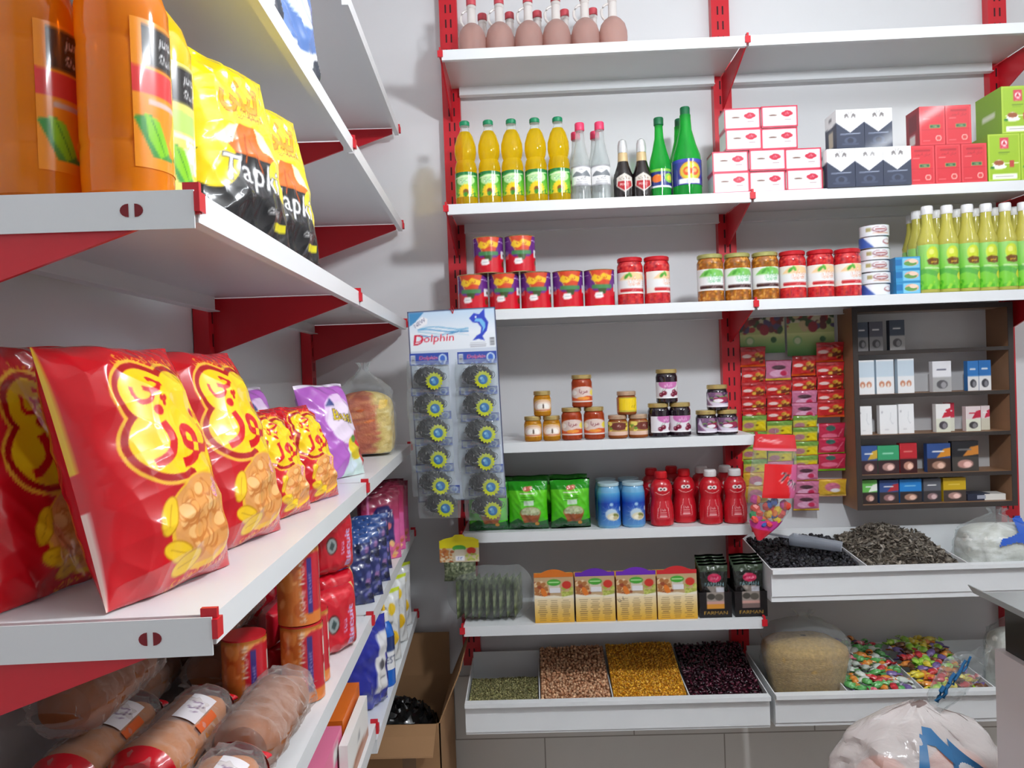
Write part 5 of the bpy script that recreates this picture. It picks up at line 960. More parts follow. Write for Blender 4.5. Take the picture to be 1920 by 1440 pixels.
# orange drinks
JUICE = liquid('orange_juice', (244,146,18), .22, .1, (250,170,50)); JUICE2 = mat('yellow_juice', (232,186,16), .14, coat=.5, sss=.25)
def juiceart(k):
    a = C(.1,.15,90,(226,170,90) if k == 0 else (214,206,110))
    if k == 0: a.a[:] = (232,140,30); a.poly([(0,.075),(.1,.075),(.1,.098),(0,.102)],(214,60,60)); a.line([(.02,.068),(.09,.066)],.006,(206,180,170)); a.poly([(.045,.03),(.06,.064),(.09,.055),(.092,.02),(.06,.012)],(236,180,30)); a.poly([(.06,.06),(.095,.066),(.095,.03)],(226,80,50))
    else: a.poly([(0,.07),(.1,.07),(.1,.09),(0,.096)],(176,206,110)); a.line([(.01,.066),(.09,.062)],.006,(206,206,200)); a.poly([(.05,.02),(.06,.058),(.09,.05),(.095,.02)],(236,206,40)); a.blobs(.03,.03,.06,.06,[(236,240,226),(200,214,170)],14,.008,3)
    a.poly([(.0,.05),(.02,.055),(.04,.02),(.09,.0),(.1,.0),(.1,.012),(.07,.03),(.05,.012),(.02,.012)],(60,140,60)); a.poly([(.012,.055),(.03,.05),(.045,.02),(.03,.012),(.016,.03)],(130,196,40)); a.line([(.02,.05),(.036,.018)],.0014,(60,130,40))
    a.poly([(.012,.104),(.012,.145),(.088,.145),(.088,.104)],(44,42,42)); a.text('juice',.05,.132,.012,(226,226,226),shear=.2); a.text('Shake',.05,.115,.010,(226,226,226),shear=.2); return a
def juice(k):
    t = thing('juice_bottle', '', 'bottle'); r = .0445
    prof = [(.036,0),(r-.001,.006),(r,.02),(r,.049),(r-.0006,.0525),(r-.0012,.056),(r-.0006,.0595),(r,.063),(r,.152),(r-.0006,.156),(r-.0012,.16),(r-.0006,.164),(r,.168),(r,.20),(.037,.226),(.022,.247),(.0165,.254)]
    part('bottle', MB().lathe(prof, 40), JUICE2 if k else JUICE, t)
    part('neck', MB().lathe([(.0168,.2538),(.0155,.26),(.0155,.268),(.019,.2685),(.019,.271),(.015,.2712)], 24), CLEARP, t)
    part('cap', MB().lathe([(.017,.2714),(.018,.273),(.018,.288),(.0165,.29)], 24), mat('cap_white', None) if 0 else CW, t)
    part('label', wrap(MB(), juiceart(k), r+.0006, .03, .18, 2.0, 56, 60), GLOSSP, t); return t
z = ZL['B']+.001; g = 'drink bottles on the side shelf'
J = juice(0); series(J, [LP(-.372,.812,z)+(FA,), LP(-.467,.812,z)+(FA,), LP(-.560,.812,z)+(FA,)], ['orange drink bottle at the front corner of the shelf', 'orange drink bottle behind the front corner one, nearer the wall', 'orange drink bottle closest to the side wall'], g)
J2 = juice(1); series(J2, [LP(-.386,.91,z)+(FA,)], ['yellow drink bottle between the orange ones and the yellow snack bags'], g)
# yellow snack bags
a = C(.2,.26,170,(240,214,10)); a.grad(0,.08,.2,.26,(246,226,60),(242,214,8)); a.poly([(.06,.15),(.14,.15),(.2,.1),(.2,.07),(0,.07),(0,.1)],(244,236,150)); a.ell(.1,.125,.06,.03,(246,240,190)); a.rect(0,0,.2,.112,(38,38,40)); a.poly([(.08,.155),(.112,.155),(.13,.125),(.17,.11),(.03,.11),(.06,.125)],(214,110,40)); a.line([(.09,.14),(.085,.1)],.003,(180,80,30)); a.line([(.1,.135),(.12,.09)],.003,(180,80,30)); a.ell(.03,.09,.04,.03,(236,206,10),.3); a.ell(.17,.09,.036,.026,(240,222,60),-.4)
a.text('Tapki',.098,.082,.036,(232,232,232),width=.125,shear=.15,rot=-.02,out=.03,oc=(90,90,92)); a.text('CHEESE',.14,.04,.007,(30,30,30),out=.08,oc=(226,226,226)); a.rect(.15,.02,.185,.032,(206,196,30))
a.text(fa('تپکی'),.095,.195,.04,(236,150,40),width=.085,rot=-.05,out=.06,oc=(170,96,24)); a.text(fa('تپکی'),.095,.195,.04,(240,160,50),width=.085,rot=-.05,out=.03,oc=(240,160,50)); a.text(fa('چیپس'),.115,.172,.018,(250,226,60),out=.05,oc=(150,100,30))
for x_, y_ in ((.05,.225),(.09,.21),(.13,.222),(.06,.13),(.15,.18),(.16,.212)): a.poly([(x_-.006,y_),(x_,y_+.009),(x_+.006,y_+.002),(x_,y_-.007)],(248,246,226)); a.line([(x_-.002,y_),(x_+.002,y_+.001)],.0016,(90,90,80))
tb = single('yellow_snack_bag', pillow(.178, .25, .06, a, (206,178,10), 110, 130, 12, .0036, waist=.03, lean=.17), BAGM, '', 'snack bag')
series(tb, [LP(-.318,1.035,z)+(FA-.38,), LP(-.312,1.208,z)+(FA-.36,)], ['yellow and black snack bag next to the drink bottles', 'yellow and black snack bag farther along, beside the first yellow one'], 'yellow snack bags')
# white and blue bags high up
a = C(.2,.26,90,(226,228,228)); a.poly([(.0,.1),(.06,.2),(.1,.14),(.2,.2),(.2,.08),(.1,.04),(0,.04)],(90,120,176)); a.ell(.1,.13,.06,.04,(196,206,220)); a.poly([(.12,0),(.2,0),(.2,.06),(.15,.05)],(60,66,76)); a.blobs(0,.2,.2,.26,[(236,238,238),(150,160,176)],20,.012,3)
fb = single('flour_bag', pillow(.21, .25, .07, a, (226,228,228), 50, 56, 31, .005, lean=.12), BAGM, '', 'bag')
series(fb, [LP(-.322,1.10,ZL['A']+.001)+(FA-.1,), LP(-.322,1.335,ZL['A']+.001)+(FA-.15,)], ['white and blue bag on the high side shelf, nearer one', 'white and blue bag on the high side shelf, farther one'], 'white and blue bags')
# big red snack bags
def redart(n=210):
    a = C(.2,.27,n,(196,14,28)); Y_ = (246,200,40); a.rect(0,.14,.0026,.27,(226,180,30)); a.rect(0,0,.0024,.1,(236,200,190))
    a.text(fa('اسنک طعم گوجه فرنگی'),.112,.243,.009,Y_,width=.11)
    L = [(.082,.2,.034,.031),(.133,.2,.032,.03),(.107,.175,.048,.035),(.085,.148,.044,.036),(.125,.146,.036,.034),(.14,.165,.03,.03)]
    for gr, c in ((.0115,(236,180,50)),(.0075,(170,12,20)),(.0005,(244,206,20))):
        for x, y, rx, ry in L: a.ell(x,y,rx+gr,ry+gr,c)
        g2 = gr*1.0; a.poly([(.108-g2,.128),(.17+g2,.14),(.165+g2,.105-g2),(.145,.088-g2),(.118-g2,.1)],c)
    red = (206,20,28); a.text(fa('چی'),.082,.203,.036,red,width=.04,out=.015,oc=red); a.text(fa('توز'),.112,.152,.058,red,width=.098,rot=-.12,out=.02,oc=red)
    a.ell(.122,.06,.062,.05,(240,186,50)); a.ell(.122,.062,.058,.046,(226,156,84))
    R = np.random.RandomState(2)
    for _ in range(34):
        q = R.uniform(0,6.3); rr = R.uniform(0,.85)**.5; x, y = .122+.05*rr*math.cos(q), .062+.038*rr*math.sin(q); k = R.uniform(.008,.013); a.ell(x,y,k,k*.8,(206,126,56),R.uniform(0,3)); a.ell(x-.001,y+.0015,k*.85,k*.62,[(236,172,100),(230,160,84),(242,186,116)][R.randint(3)],R.uniform(0,3))
    for x, y, ro in ((.062,.072,1.1),(.072,.036,-.3),(.092,.022,.2),(.175,.05,1.3)):
        a.ell(x,y,.021,.0105,(200,140,10),ro); a.ell(x,y,.0195,.009,(240,196,30),ro); a.line([(x-.012*math.cos(ro),y-.012*math.sin(ro)),(x+.012*math.cos(ro),y+.012*math.sin(ro))],.0012,(200,150,20))
    a.text(fa('موتوری'),.147,.094,.013,(206,70,130),width=.026,rot=1.0,out=.06,oc=(246,214,226)); a.text(fa('چی توز'),.185,.05,.012,Y_,width=.028,rot=1.0,shear=0); a.text(fa('چی توز موتوری'),.12,.0085,.008,Y_,width=.09,rot=.1); return a
RA = redart()
rb = single('red_snack_bag', pillow(.2, .285, .125, RA, (176,12,26), 190, 250, 3, .0034, pw=2.0, waist=.03, lean=.29), BAGM, '', 'snack bag')
z = ZL['C']+.001
rb2 = single('red_snack_bag', pillow(.2, .285, .045, RA, (150,10,22), 90, 110, 5, .003, lean=.2), BAGM, 'big red snack bag in the shade behind the nearest one', 'snack bag', LP(-.492,.885,z), PSI+1.35, 'red snack bags')
series(rb, [LP(-.366,.868,z)+(PSI+1.28,), LP(-.362,1.086,z)+(PSI+1.28,)], ['big red snack bag nearest the viewer, at the front corner', 'big red snack bag second along the shelf front'], 'red snack bags')
sb = single('small_red_snack_bag', pillow(.15, .19, .085, RA, (176,12,26), 120, 140, 9, .0035, waist=.03, lean=.36), BAGM, '', 'snack bag')
series(sb, [LP(-.352,1.285,z)+(PSI+1.25,), LP(-.337,1.44,z)+(PSI+1.2,)], ['small red snack bag next to the big ones', 'small red snack bag last of the red row'], 'small red snack bags')
a = C(.16,.22,70,(30,26,28)); a.ell(.08,.12,.05,.04,(110,112,112)); a.ell(.07,.14,.02,.018,(60,60,62)); a.rect(0,.05,.16,.06,(120,20,36)); a.ell(.09,.03,.03,.02,(50,70,110))
k = single('black_snack_bag', pillow(.15, .2, .03, a, (26,24,26), 44, 50, 14, .002, lean=.06), BAGM, 'dark snack bag with grey picture by the side wall', 'snack bag', LP(-.578,.87,z), PSI+1.5)
PU = (176,96,190)
a = C(.17,.22,90,PU); a.rect(0,.212,.17,.22,(230,220,236)); a.ell(.1,.13,.06,.06,(226,196,232)); a.ell(.095,.12,.05,.05,(236,220,240)); a.text('Busi',.1,.135,.026,(240,214,20),width=.07,rot=-.15,out=.05,oc=(80,60,60)); a.poly([(.05,.16),(.07,.18),(.08,.16)],(60,70,130)); a.poly([(.08,.0),(.17,0),(.17,.07),(.13,.09),(.09,.06)],(206,226,220)); a.ell(.12,.06,.026,.026,(226,200,40)); a.ell(.14,.08,.018,.02,(206,50,60)); a.ell(.12,.08,.01,.008,(90,140,60)); a.ell(.15,.04,.015,.02,(190,40,50)); a.ell(.105,.02,.02,.014,(210,226,236))
pb = single('purple_snack_bag', pillow(.17, .225, .075, a, (160,84,176), 56, 70, 17, .0035, lean=.28), BAGM, '', 'snack bag')
series(pb, [LP(-.352,1.765,z)+(PSI+1.1,), LP(-.475,1.60,z)+(PSI+1.3,)], ['purple snack bag with white picture at the shelf front', 'purple snack bag showing its top behind the small red bags'], 'purple snack bags')
PAL = C(.6,.3,160,(222,190,96)); PAL.blobs(0,0,.6,.3,[(236,206,120),(206,170,70),(240,220,150)],500,.012,4); PAL.rect(.32,0,.47,.3,(196,90,40)); PAL.blobs(.31,.0,.48,.3,[(206,100,50),(176,70,30),(220,130,70)],160,.012,6)
t = tied_bag('pellet_bag', .18, .275, .2, 'clear knotted bag of orange and pale yellow snack pellets', 12, mat('pellets', None, .5, bump=1, bscale=90), PAL, .68); t.location = LP(-.385,2.3,z); t.rotation_euler[2] = .2
# ------------------------------------------------------------------ biscuits shelf
z = ZL['D']+.001
a = C(.19,.125,100,(214,120,50)); a.blobs(0,0,.19,.125,[(226,140,66),(196,100,40),(236,160,90)],60,.013,2); a.rect(0,.12,.19,.125,(180,110,40)); a.rect(.06,.02,.15,.105,(190,30,46)); a.poly([(.06,.105),(.15,.105),(.13,.115),(.08,.118)],(190,30,46)); a.rect(.07,.018,.082,.11,(60,50,120)); a.text('biscuit',.076,.06,.005,(206,196,226),rot=PI/2,width=.05)
a.rect(.112,.07,.13,.1,(236,232,220)); a.rect(.112,.026,.128,.056,(230,226,214)); a.ell(.12,.04,.006,.01,(150,160,60)); a.text('SAGHE TALAIE',.06,.062,.011,(240,230,214),rot=PI/2,width=.115,out=.02,oc=(150,70,40)); a.line([(.14,.03),(.14,.09)],.003,(230,150,150)); BI = a
def cyl():
    t = thing('biscuit_roll', '', 'biscuit pack'); r, h = .0345, .1245
    part('roll_body', MB().lathe([(r*.9,0),(r-.0006,.003),(r-.0006,h-.004),(r*.93,h-.001)], 36), mat('biscuit_brown', (190,110,50), .5), t)
    part('wrapper', wrap(MB(), BI, r, .001, h-.002, 4.6, 70, 50), GLOSSP, t)
    part('red_end', MB().lathe([(r*.98,h-.003),(r*.98,h+.0005),(r*.5,h+.0015)], 32), mat('end_red', (200,30,40), .3, coat=.4), t); return t
series(cyl(), [LP(-.328,1.258,z)+(FA-.5,), LP(-.33,1.256,z+.1265)+(FA-.3,), LP(-.405,1.205,z)+(FA-.4,), LP(-.335,1.33,z)+(FA-.5,)], ['orange biscuit roll at the bottom of the front stack of two', 'orange biscuit roll on top of the front stack', 'orange biscuit roll with red end, set back toward the wall', 'orange biscuit roll beside the front stack'], 'biscuit rolls')
a = C(.105,.122,80,(196,22,40)); a.ell(.034,.06,.015,.018,(90,40,36)); a.ell(.034,.06,.012,.015,(140,150,150)); a.poly([(.028,.056),(.034,.07),(.041,.062),(.036,.05)],(60,76,76)); a.text('Biscuit',.078,.05,.014,(176,150,206),rot=PI/2,width=.075,shear=.1,out=.03,oc=(236,226,240)); a.text('tea',.063,.05,.010,(206,180,220),rot=PI/2,width=.028); a.rect(.097,0,.105,.122,(206,170,110)); a.line([(.02,.112),(.08,.114)],.004,(220,60,70)); TEAB = a
bp = single('tea_biscuit_pack', pillow(.105, .122, .05, TEAB, (170,18,34), 50, 56, 15, .0016, pw=6, ph=5, waist=0), BAGM, '', 'biscuit pack')
series(bp, [LP(-.322,1.46,z)+(PSI+.95,), LP(-.345,1.575,z)+(PSI+.95,), LP(-.345,1.575,z+.123)+(PSI+.95,), LP(-.47,1.56,z)+(PSI+.95,), LP(-.47,1.56,z+.123)+(PSI+.95,)], ['red tea biscuit pack in front beside the shelf joint', 'red tea biscuit pack at the bottom of the stack behind the front one', 'red tea biscuit pack on top of the stack behind the front one', 'red tea biscuit pack at the bottom of the stack nearer the wall', 'red tea biscuit pack on top of the stack nearer the wall'], 'red tea biscuit packs')
a = C(.19,.06,80,(206,30,50)); a.text(fa('ویفر'),.07,.03,.022,(246,236,236)); a.rect(.12,0,.19,.06,(236,190,170)); a.ell(.15,.03,.02,.016,(226,150,110)); a.line([(.02,.008),(.11,.008)],.003,(240,200,200))
wp = single('wafer_pack', pillow(.19, .062, .05, a, (206,110,120), 50, 26, 7, .0014, pw=6, ph=4, waist=0), BAGM, '', 'biscuit pack')
series(wp, [LP(-.40,1.40,z)+(FA,), LP(-.40,1.40,z+.0625)+(FA,)], ['red and pink wafer pack lying between rolls and tea biscuits', 'red and pink wafer pack lying on another one'], 'wafer packs')
a = C(.12,.16,60,(34,44,96)); a.rect(0,.148,.12,.16,(50,80,140)); a.blobs(0,0,.12,.14,[(24,30,60),(50,64,120),(90,90,150),(150,110,160)],40,.008,4); a.ell(.05,.06,.012,.01,(200,150,190))
nb = single('navy_snack_pouch', pillow(.12, .15, .026, a, (30,36,76), 40, 46, 22, .0034, lean=.14), BAGM, '', 'pouch')
series(nb, [LP(-.345+.012*(i % 2)-.01*(i > 3), 1.745+.062*i, z)+(PSI+.42+.03*(i % 3),) for i in range(6)], [f'crumpled dark blue pouch, {o} from the shelf joint' for o in ORD[:6]], 'dark blue pouches')
a = C(.12,.2,70,(206,90,150)); a.grad(0,.12,.12,.2,(190,60,110),(110,30,50)); a.poly([(.025,.05),(.025,.13),(.045,.16),(.08,.16),(.098,.13),(.098,.05)],(36,36,96)); a.text('elobi',.062,.135,.022,(236,236,240),width=.062,rot=.1,out=.03,oc=(60,60,110)); a.text('x',.062,.11,.01,(226,226,236)); a.ell(.08,.1,.009,.01,(214,110,120)); a.poly([(.055,.03),(.06,.1),(.068,.1),(.075,.03)],(196,150,110)); a.blobs(.02,.0,.11,.05,[(226,150,90),(240,190,130),(226,110,140),(190,100,60)],26,.01,5); a.line([(.01,.02),(.02,.19)],.006,(226,130,180)); ELB = a
eb = single('pink_wafer_bag', pillow(.12, .195, .024, ELB, (170,40,80), 44, 56, 25, .0024), BAGM, '', 'snack bag')
series(eb, [LP(-.33-.02*(i % 2), 2.17+.053*i, z)+(PSI+.55-.02*i,) for i in range(6)], [f'pink and navy wafer bag, {o} counted from the dark blue pouches' for o in ORD[:6]], 'pink and navy wafer bags')
# wrapped cakes and bread in clear film
CAKE = mat('cake_crust', (204,128,62), .55, var=.35, stain=18, bump=.3, bscale=60); BREAD = mat('bread_crust', (160,96,52), .5, var=.5, stain=14, bump=.3, bscale=50)
CF = film('cake_film', (236,230,226), .94, .06, .8, 18, .45); RF = mat('red_film', (200,20,36), .22, coat=.7, bump=.4, bscale=30)
def cake(kind):
    t = thing('wrapped_cake' if kind else 'wrapped_bread', '', 'cake' if kind else 'bread'); ck_ = 0; r = .043 if kind else .046; L = .2
    prof = [(.008,-L/2),(r*.7,-L/2+.008),(r*.95,-L/2+.03),(r,0),(r*.95,L/2-.03),(r*.7,L/2-.008),(.008,L/2)]
    mb = MB().lathe(prof, 26); mb.v = [(x*(1+.05*math.sin(z_*70)), z_, y*.82+r*.84+.004*math.sin(z_*55+x*60)) for x, y, z_ in mb.v]; part('cake_body' if kind else 'loaf', mb, CAKE if kind else BREAD, t)
    U, V = UV(36, 40); v = 2*V-1; rr = np.interp(np.abs(v), [0,.7,.86,.93,1], [1.06,1.05,.75,.5,.62])*r; th = 2*PI*U; wr = ridge(U*2, V*4, 5)*.0022
    P = np.stack([(rr+wr)*np.cos(th)*np.where(np.abs(v) > .9, 1.25, 1), v*L*.62, (rr+wr)*.82*np.sin(th)*np.where(np.abs(v) > .9, .35, 1)+r*.87+.001], -1); part('clear_film', MB().grid(P), CF, t)
    if kind:
        for s in (-1, 1):
            U, V = UV(30, 14); vv = s*(.74+.28*V); rr = np.interp(np.abs(vv), [.7,.86,.93,1.05], [1.08,.8,.54,.68])*r; th = 2*PI*U
            part('red_end', MB().grid(np.stack([rr*np.cos(th)*np.where(np.abs(vv) > .9, 1.25, 1), vv*L*.62, rr*.82*np.sin(th)*np.where(np.abs(vv) > .9, .35, 1)+r*.88+.001], -1)), RF, t)
        a = C(.09,.034,64,(232,228,232)); a.text(fa('کیک'),.045,.017,.016,(90,50,100)); U, V = UV(30, 14); th = .75+.75*V
        part('label', MB().grid(np.stack([r*1.08*np.cos(th), .052-.07*U, r*.9*np.sin(th)+r*.9], -1), a.sample(1-U, V)), GLOSSP, t)
        a = C(.02,.02,12,(220,100,50)); th = .4+.3*V; part('orange_mark', MB().grid(np.stack([r*1.08*np.cos(th), .03-.05*U, r*.9*np.sin(th)+r*.9], -1), a.sample(U, V)), GLOSSP, t)
    return t
ck, bd = cake(1), cake(0); zz = .082
series(ck, [LP(-.441,1.03,z+.007)+(PSI-.05,), LP(-.336,.845,z+.007)+(PSI-.04,), LP(-.432,.775,z+.007)+(PSI-.05,), LP(-.535,1.02,z+.007)+(PSI,), LP(-.535,.77,z+.007)+(PSI+.02,)],
 ['wrapped sponge cake with white label in the middle of the pile', 'wrapped sponge cake with red end at the shelf front', 'wrapped sponge cake with big red end in front of the middle one', 'wrapped sponge cake in the shade by the side wall', 'wrapped sponge cake with red end deepest in the shade'], 'wrapped sponge cakes')
series(bd, [LP(-.336,1.08,z+.007)+(PSI-.04,), LP(-.475,1.335,z+.007)+(PSI,), LP(-.587,1.30,z+.007)+(PSI,), LP(-.475,1.31,z+.093)+(PSI,), LP(-.535,1.03,z+.09)+(PSI,)],
 ['bread loaf in clear film at the shelf front', 'bread loaf in clear film behind the orange biscuit rolls', 'bread loaf in clear film against the side wall', 'bread loaf in clear film lying on another loaf', 'bread loaf lying on a cake by the side wall'], 'bread loaves in clear film')
# ------------------------------------------------------------------ lowest side shelf
def lbox(name, a0, a1, y0, y1, z0, h, col, lbl, grp=None, art=None):
    w, d = y1-y0, a1-a0
    return single(name, carton(w, h, d, art or C(.1,.1,8,col), col, col, 16, 12), CARD, lbl, 'carton', LP((a0+a1)/2, (y0+y1)/2, z0), FA, grp)
ze = ZL['E']+.041
lbox('orange_carton', -.352, -.312, 1.47, 1.655, ze, .1, (222,110,30), 'orange topped carton on the lowest side shelf')
a = C(.2,.1,40,(226,110,150)); a.poly([(0,.0),(.2,0),(.2,.03),(0,.06)],(206,60,110)); a.rect(.13,.06,.17,.09,(230,230,226)); a.lines(.132,.168,.062,.088,5,(60,60,60),.002)
lbox('pink_carton', -.352, -.31, 1.235, 1.45, ze, .1, (226,120,156), 'pink carton on the lowest side shelf in front of the orange one', art=a); 
lbox('pink_carton', -.402, -.358, 1.22, 1.43, ze, .095, (220,100,140), 'pink carton behind the front pink one, nearer the wall')
lbox('pink_carton', -.352, -.31, 1.0, 1.215, ze, .1, (226,120,156), 'pink carton at the near end of the lowest side shelf')
a = C(.2,.1,40,(236,234,230)); a.text(fa('پد'),.1,.06,.02,(60,60,70)); a.poly([(0,0),(.2,0),(.2,.02),(.1,.035),(0,.02)],(170,110,80))
lbox('white_carton', -.306, -.29, 1.40, 1.62, ze, .085, (236,234,230), 'thin white carton at the front edge of the lowest side shelf', art=a)
lbox('white_carton', -.402, -.36, 1.46, 1.67, ze, .1, (238,236,232), 'white carton behind the orange topped one')
lbox('tan_carton', -.455, -.41, 1.42, 1.66, ze, .115, (196,130,80), 'tan and white carton deepest on the lowest side shelf')
zf = ZL['E']+.001
a = C(.16,.2,60,(34,44,150)); a.rect(.09,.04,.135,.12,(226,226,226)); a.rect(.1,.12,.15,.17,(220,222,226)); a.ell(.112,.1,.01,.012,(80,80,90)); a.line([(.105,.07),(.125,.07)],.004,(120,120,130)); a.blobs(0,0,.16,.03,[(40,54,170),(26,34,120)],14,.012,3)
o = single('blue_detergent_bag', pillow(.17, .215, .07, a, (30,40,140), 44, 50, 19, .004), BAGM, 'dark blue bag with white label on the lowest side shelf', 'bag', LP(-.335,1.83,zf), PSI+1.0)
t = thing('blue_bottle', 'slim blue bottle with white label and white cap on the lowest side shelf', 'bottle', LP(-.305,1.985,zf), FA-.7)
part('bottle', MB().lathe([(.023,0),(.026,.004),(.026,.05),(.026,.13),(.02,.155),(.011,.168)], 28), mat('bottle_blue', (20,96,190), .2, coat=.5), t)
a = C(.1,.08,44,(30,54,110)); a.rect(0,0,.1,.045,(226,228,230)); a.text('EST',.05,.024,.016,(50,60,90)); part('label', wrap(MB(), a, .0266, .045, .13, 4.2), GLOSSP, t)
bc = part('cap', MB().lathe([(.013,.167),(.0135,.169),(.012,.19),(.006,.194)], 20), CW, t); part('nozzle', MB().lathe([(.0055,.1935),(.004,.208),(.002,.21)], 14), mat('nozzle_yellow', (236,190,50), .4), bc)
a = C(.18,.25,70,(214,216,216)); a.ell(.09,.13,.05,.012,(120,126,126),.4); a.ell(.07,.1,.02,.01,(226,190,150)); a.ell(.14,.09,.018,.026,(220,176,30)); a.ell(.135,.19,.016,.02,(226,190,40)); a.ell(.05,.05,.02,.01,(190,206,70)); a.rect(0,.24,.18,.25,(190,206,40)); a.line([(.03,.2),(.07,.23),(.11,.2)],.003,(70,80,86)); a.ell(.09,.2,.016,.008,(176,80,80))
wb = single('white_yellow_bag', pillow(.17, .205, .07, a, (206,208,208), 50, 60, 27, .004), BAGM, '', 'bag')
series(wb, [LP(-.35,2.11,zf)+(PSI+.7,), LP(-.35,2.26,zf)+(PSI+.65,), LP(-.355,2.41,zf)+(PSI+.6,)], ['white bag with yellow patches next to the slim blue bottle', 'white bag with yellow patches, middle of its row', 'white bag with yellow patches in the corner'], 'white bags with yellow patches')
# ------------------------------------------------------------------ open carton on the floor in the corner
KR = mat('cardboard', (158,120,84), .8, var=.15, stain=6)
BX, BY = -.47, 2.40
t = thing('cardboard_box', 'open brown cardboard box on the floor in the corner', 'box', (BX, BY, 0), 0); w, d, h = .33, .37, .53
mb = MB().box(-w/2,w/2,-d/2,-d/2+.004,0,h).box(-w/2,w/2,d/2-.004,d/2,0,h).box(-w/2,-w/2+.004,-d/2,d/2,0,h).box(w/2-.004,w/2,-d/2,d/2,0,h).box(-w/2,w/2,-d/2,d/2,0,.004); part('box_body', mb, KR, t)
part('flap', MB().prism([(w/2-.004,h),(w/2,h),(w/2+.065,h+.15),(w/2+.061,h+.15)], 'y', -d/2+.01, d/2-.01), KR, t)
part('flap', MB().prism([(d/2-.004,h),(d/2,h),(d/2+.015,h+.14),(d/2+.011,h+.14)], 'x', -w/2+.01, w/2-.01), KR, t)
part('flap', MB().prism([(-d/2+.004,h),(-d/2,h),(-d/2-.1,h-.05),(-d/2-.098,h-.046)], 'x', -w/2+.01, w/2-.01), KR, t)
part('tape', MB().box(.05,.09,-d/2-.001,-d/2,0,h), mat('tape_brown', (120,90,62), .3, coat=.4), t)
U, V = UV(40, 30); th = 2*PI*U; rr = .15*np.sin(PI*.5*np.clip(V*1.15,0,1)); wr = ridge(U*3, V*2, 9)*.007
tag(link('black_bag', MB().grid(np.stack([rr*np.cos(th)*.95, rr*np.sin(th), .50+.05*np.cos(PI*V*.5)-.1*V**2+wr], -1), flip=True).mesh('black_bag', mat('black_plastic', (16,17,18), .25, coat=.5)), None, (BX,BY,-.04), 0), 'crumpled black plastic bag stuffed in the cardboard box', 'plastic bag')
# ------------------------------------------------------------------ till counter and scale
zc_ = H-.55; _r = ray(1865, 1216); xcn, ycn = _r[0]*-.55/_r[2], _r[1]*-.55/_r[2]
t = thing('till_counter', 'white counter end at the right edge', 'counter', (xcn, .45, 0)); ln = ycn-.45
part('side_panel', MB().box(0, .022, 0, ln, 0, zc_), mat('counter_white', (214,206,206), .45, var=.04), t)
part('front_panel', MB().box(.022, 1.2, ln-.02, ln, 0, zc_-.02), mat('counter_white', None), t)
part('worktop', MB().box(.022, 1.2, 0, ln, zc_-.022, zc_-.012), mat('worktop_dark', (40,48,48), .3), t)
t = thing('weighing_scale', 'dark weighing scale with silver tray standing on the counter', 'scale', (xcn+.163, ycn-.152, zc_-.0115), .0)
part('scale_body', MB().box(-.15,.15,-.14,.14,.012,.095).box(-.12,.12,-.1,.1,.085,.1), mat('scale_black', (16,22,22), .35, coat=.3), t)
for sx in (-1, 1):
    for sy in (-1, 1): part('foot', MB().lathe([(.014,0),(.014,.012)], 14, 0, None, sx*.12, sy*.11), mat('foot_rubber', (20,20,20), .8), t)
TR = [(-.2,.128),(-.19,.112),(-.17,.108),(.17,.108),(.19,.112),(.2,.128),(.197,.128),(.187,.115),(.17,.112),(-.17,.112),(-.187,.115),(-.197,.128)]
mb = MB().prism(TR, 'y', -.17, .17); part('tray', mb, mat('tray_steel', (168,172,172), .3, metal=.55), t); part('tray_support', MB().box(-.05,.05,-.05,.05,.1,.109), mat('scale_black', None), t)
# ------------------------------------------------------------------ shopping bag in front of the bins
xs2, zs2 = at(1715, 1440, .95)
crate = thing('low_carton', 'plain cardboard carton under the shopping bag', 'carton', (xs2, YW-.95, 0)); part('carton_body', MB().box(-.22,.22,-.2,.2,0,.42), KR, crate); part('tape', MB().box(-.03,.03,-.2003,.2003,.4,.4206), mat('tape_brown', None), crate)
t = thing('shopping_bag', 'translucent white carrier bag with blue print and orange goods inside', 'carrier bag', (xs2+.01, YW-.95, .4215))
U, V = UV(64, 50); th = 2*PI*U; top = .37
r = np.interp(V, [0,.05,.3,.6,.8,.92,1], [.75,.95,1.05,1.0,.78,.42,.10]); lob = 1+.05*np.sin(3*th+1)+.03*np.sin(7*th); wr = ridge(U*4, V*2.5, 41)*.004
P = np.stack([.185*r*lob*np.cos(th)+wr, .16*r*lob*np.sin(th)+wr, top*V+.02*np.sin(2*th+.6)*np.sin(PI*V)], -1); P[0] = P[0]*[0,0,1]+[0,0,.001]
SBF = film('carrier_film', (240,234,232), .5, .18, .6, 18, .8)
part('bag', MB().grid(P), SBF, t)
for i, (x, y, z_, rr) in enumerate(((-.1,-.03,.075,.07),(.06,-.06,.075,.07),(-.02,.06,.075,.07),(-.09,-.03,.2,.065),(.075,-.02,.21,.065),(.14,0,.075,.05))):
    part('orange_fruit', MB().lathe([(rr*math.sin(q), -rr*math.cos(q)) for q in np.linspace(.05, PI-.05, 12)], 20), mat('fruit_orange', (226,110,40), .5), t, (x, y, z_))
BPR = mat('print_blue2', (30,100,150), .35, coat=.3)
def onb(u, v, off=1.025):
    k = np.interp(v, [0,.05,.3,.6,.8,.92,1], [.75,.95,1.05,1.0,.78,.42,.10]); q = 2*PI*u; lb_ = 1+.05*math.sin(3*q+1)+.03*math.sin(7*q)
    return (.185*k*lb_*math.cos(q)*off, .16*k*lb_*math.sin(q)*off, top*v+.02*math.sin(2*q+.6)*math.sin(PI*v)+.004)
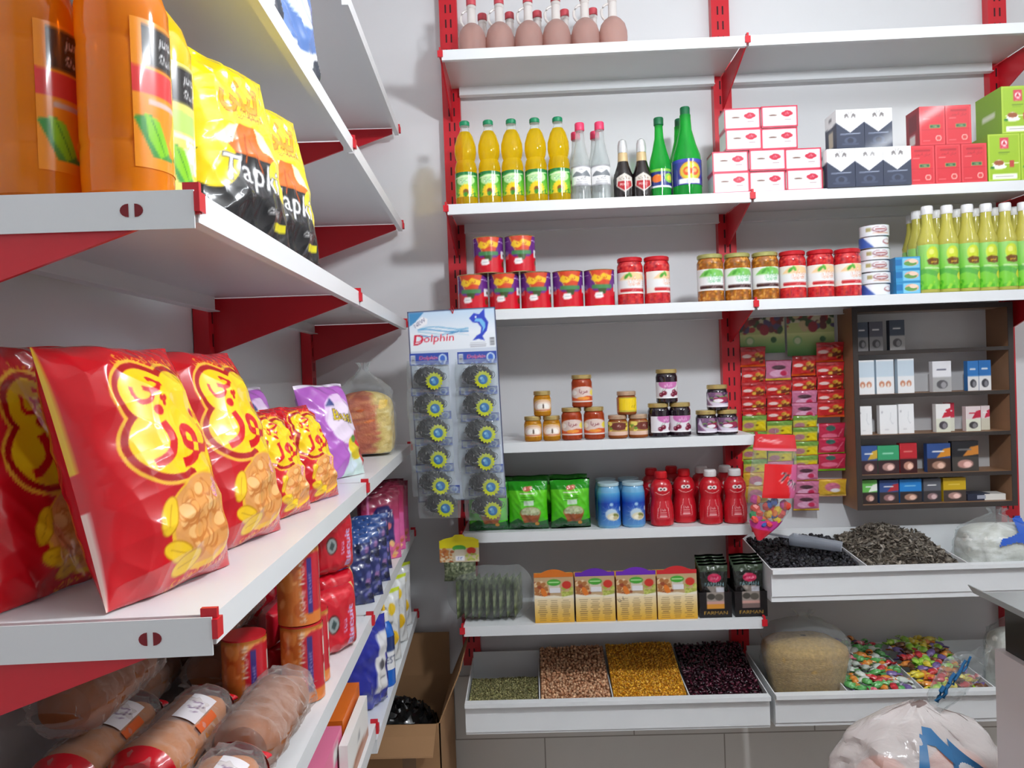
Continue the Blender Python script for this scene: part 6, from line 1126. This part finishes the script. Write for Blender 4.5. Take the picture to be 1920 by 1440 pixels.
def bstroke(pts, wd):
    mb = MB(); n = len(pts); L = []
    for i, (u, v) in enumerate(pts):
        a_ = pts[max(0,i-1)]; b_ = pts[min(n-1,i+1)]; dx, dy = (b_[0]-a_[0])*1.1, (b_[1]-a_[1])*.4; k = math.hypot(dx, dy)+1e-9; nx, ny = -dy/k*wd/1.1, dx/k*wd/.4
        L.append((onb(u+nx, v+ny), onb(u-nx, v-ny)))
    mb.add([p for q in L for p in q], [(2*i,2*i+1,2*i+3,2*i+2) for i in range(n-1)]); return mb
def dens(p, k=6): return [(p[i][0]+(p[i+1][0]-p[i][0])*j/k, p[i][1]+(p[i+1][1]-p[i][1])*j/k) for i in range(len(p)-1) for j in range(k)]+[p[-1]]
for p, wd in (([(.70,.30),(.692,.6),(.70,.90)],.011), ([(.70,.90),(.735,.90),(.77,.84)],.012), ([(.77,.84),(.80,.78),(.83,.72),(.845,.68)],.028), ([(.85,.74),(.865,.68),(.85,.62)],.018), ([(.71,.68),(.735,.78),(.75,.66),(.78,.46)],.005), ([(.70,.50),(.74,.44),(.78,.38)],.006), ([(.72,.60),(.74,.54),(.73,.5),(.72,.54)],.005), ([(.70,.44),(.75,.37)],.005)):
    part('blue_print', bstroke(dens(p), wd), BPR, t)
# tied handle standing up to the right
U, V = UV(24, 22); th = 2*PI*U; w_ = np.interp(V, [0,.25,.7,1], [.014,.045,.056,.05]); P = np.stack([.035+.09*V+w_*np.cos(th)*.8, .012*np.sin(th)*(1+.5*np.sin(3*th))+0*V, top-.02+.13*V+.02*np.cos(th)*np.where(V > .9, 1, .3)-.35*w_*np.cos(th)*.8], -1)
part('tied_handle', MB().grid(P+ridge(U*2, V*2, 3)[..., None]*.0025), film('bag_film', None), t)
mb = MB(); R = np.random.RandomState(3)
for i in range(6): mb.tube([(.03+.012*i+.006*j+R.uniform(-.003,.003), -.0215-.001*(j % 2), top+.012+.014*i+.011*j-.006*(i % 2)) for j in range(4)], [.005-.0005*i]*4, 6)
part('handle_print', mb, BPR, t)
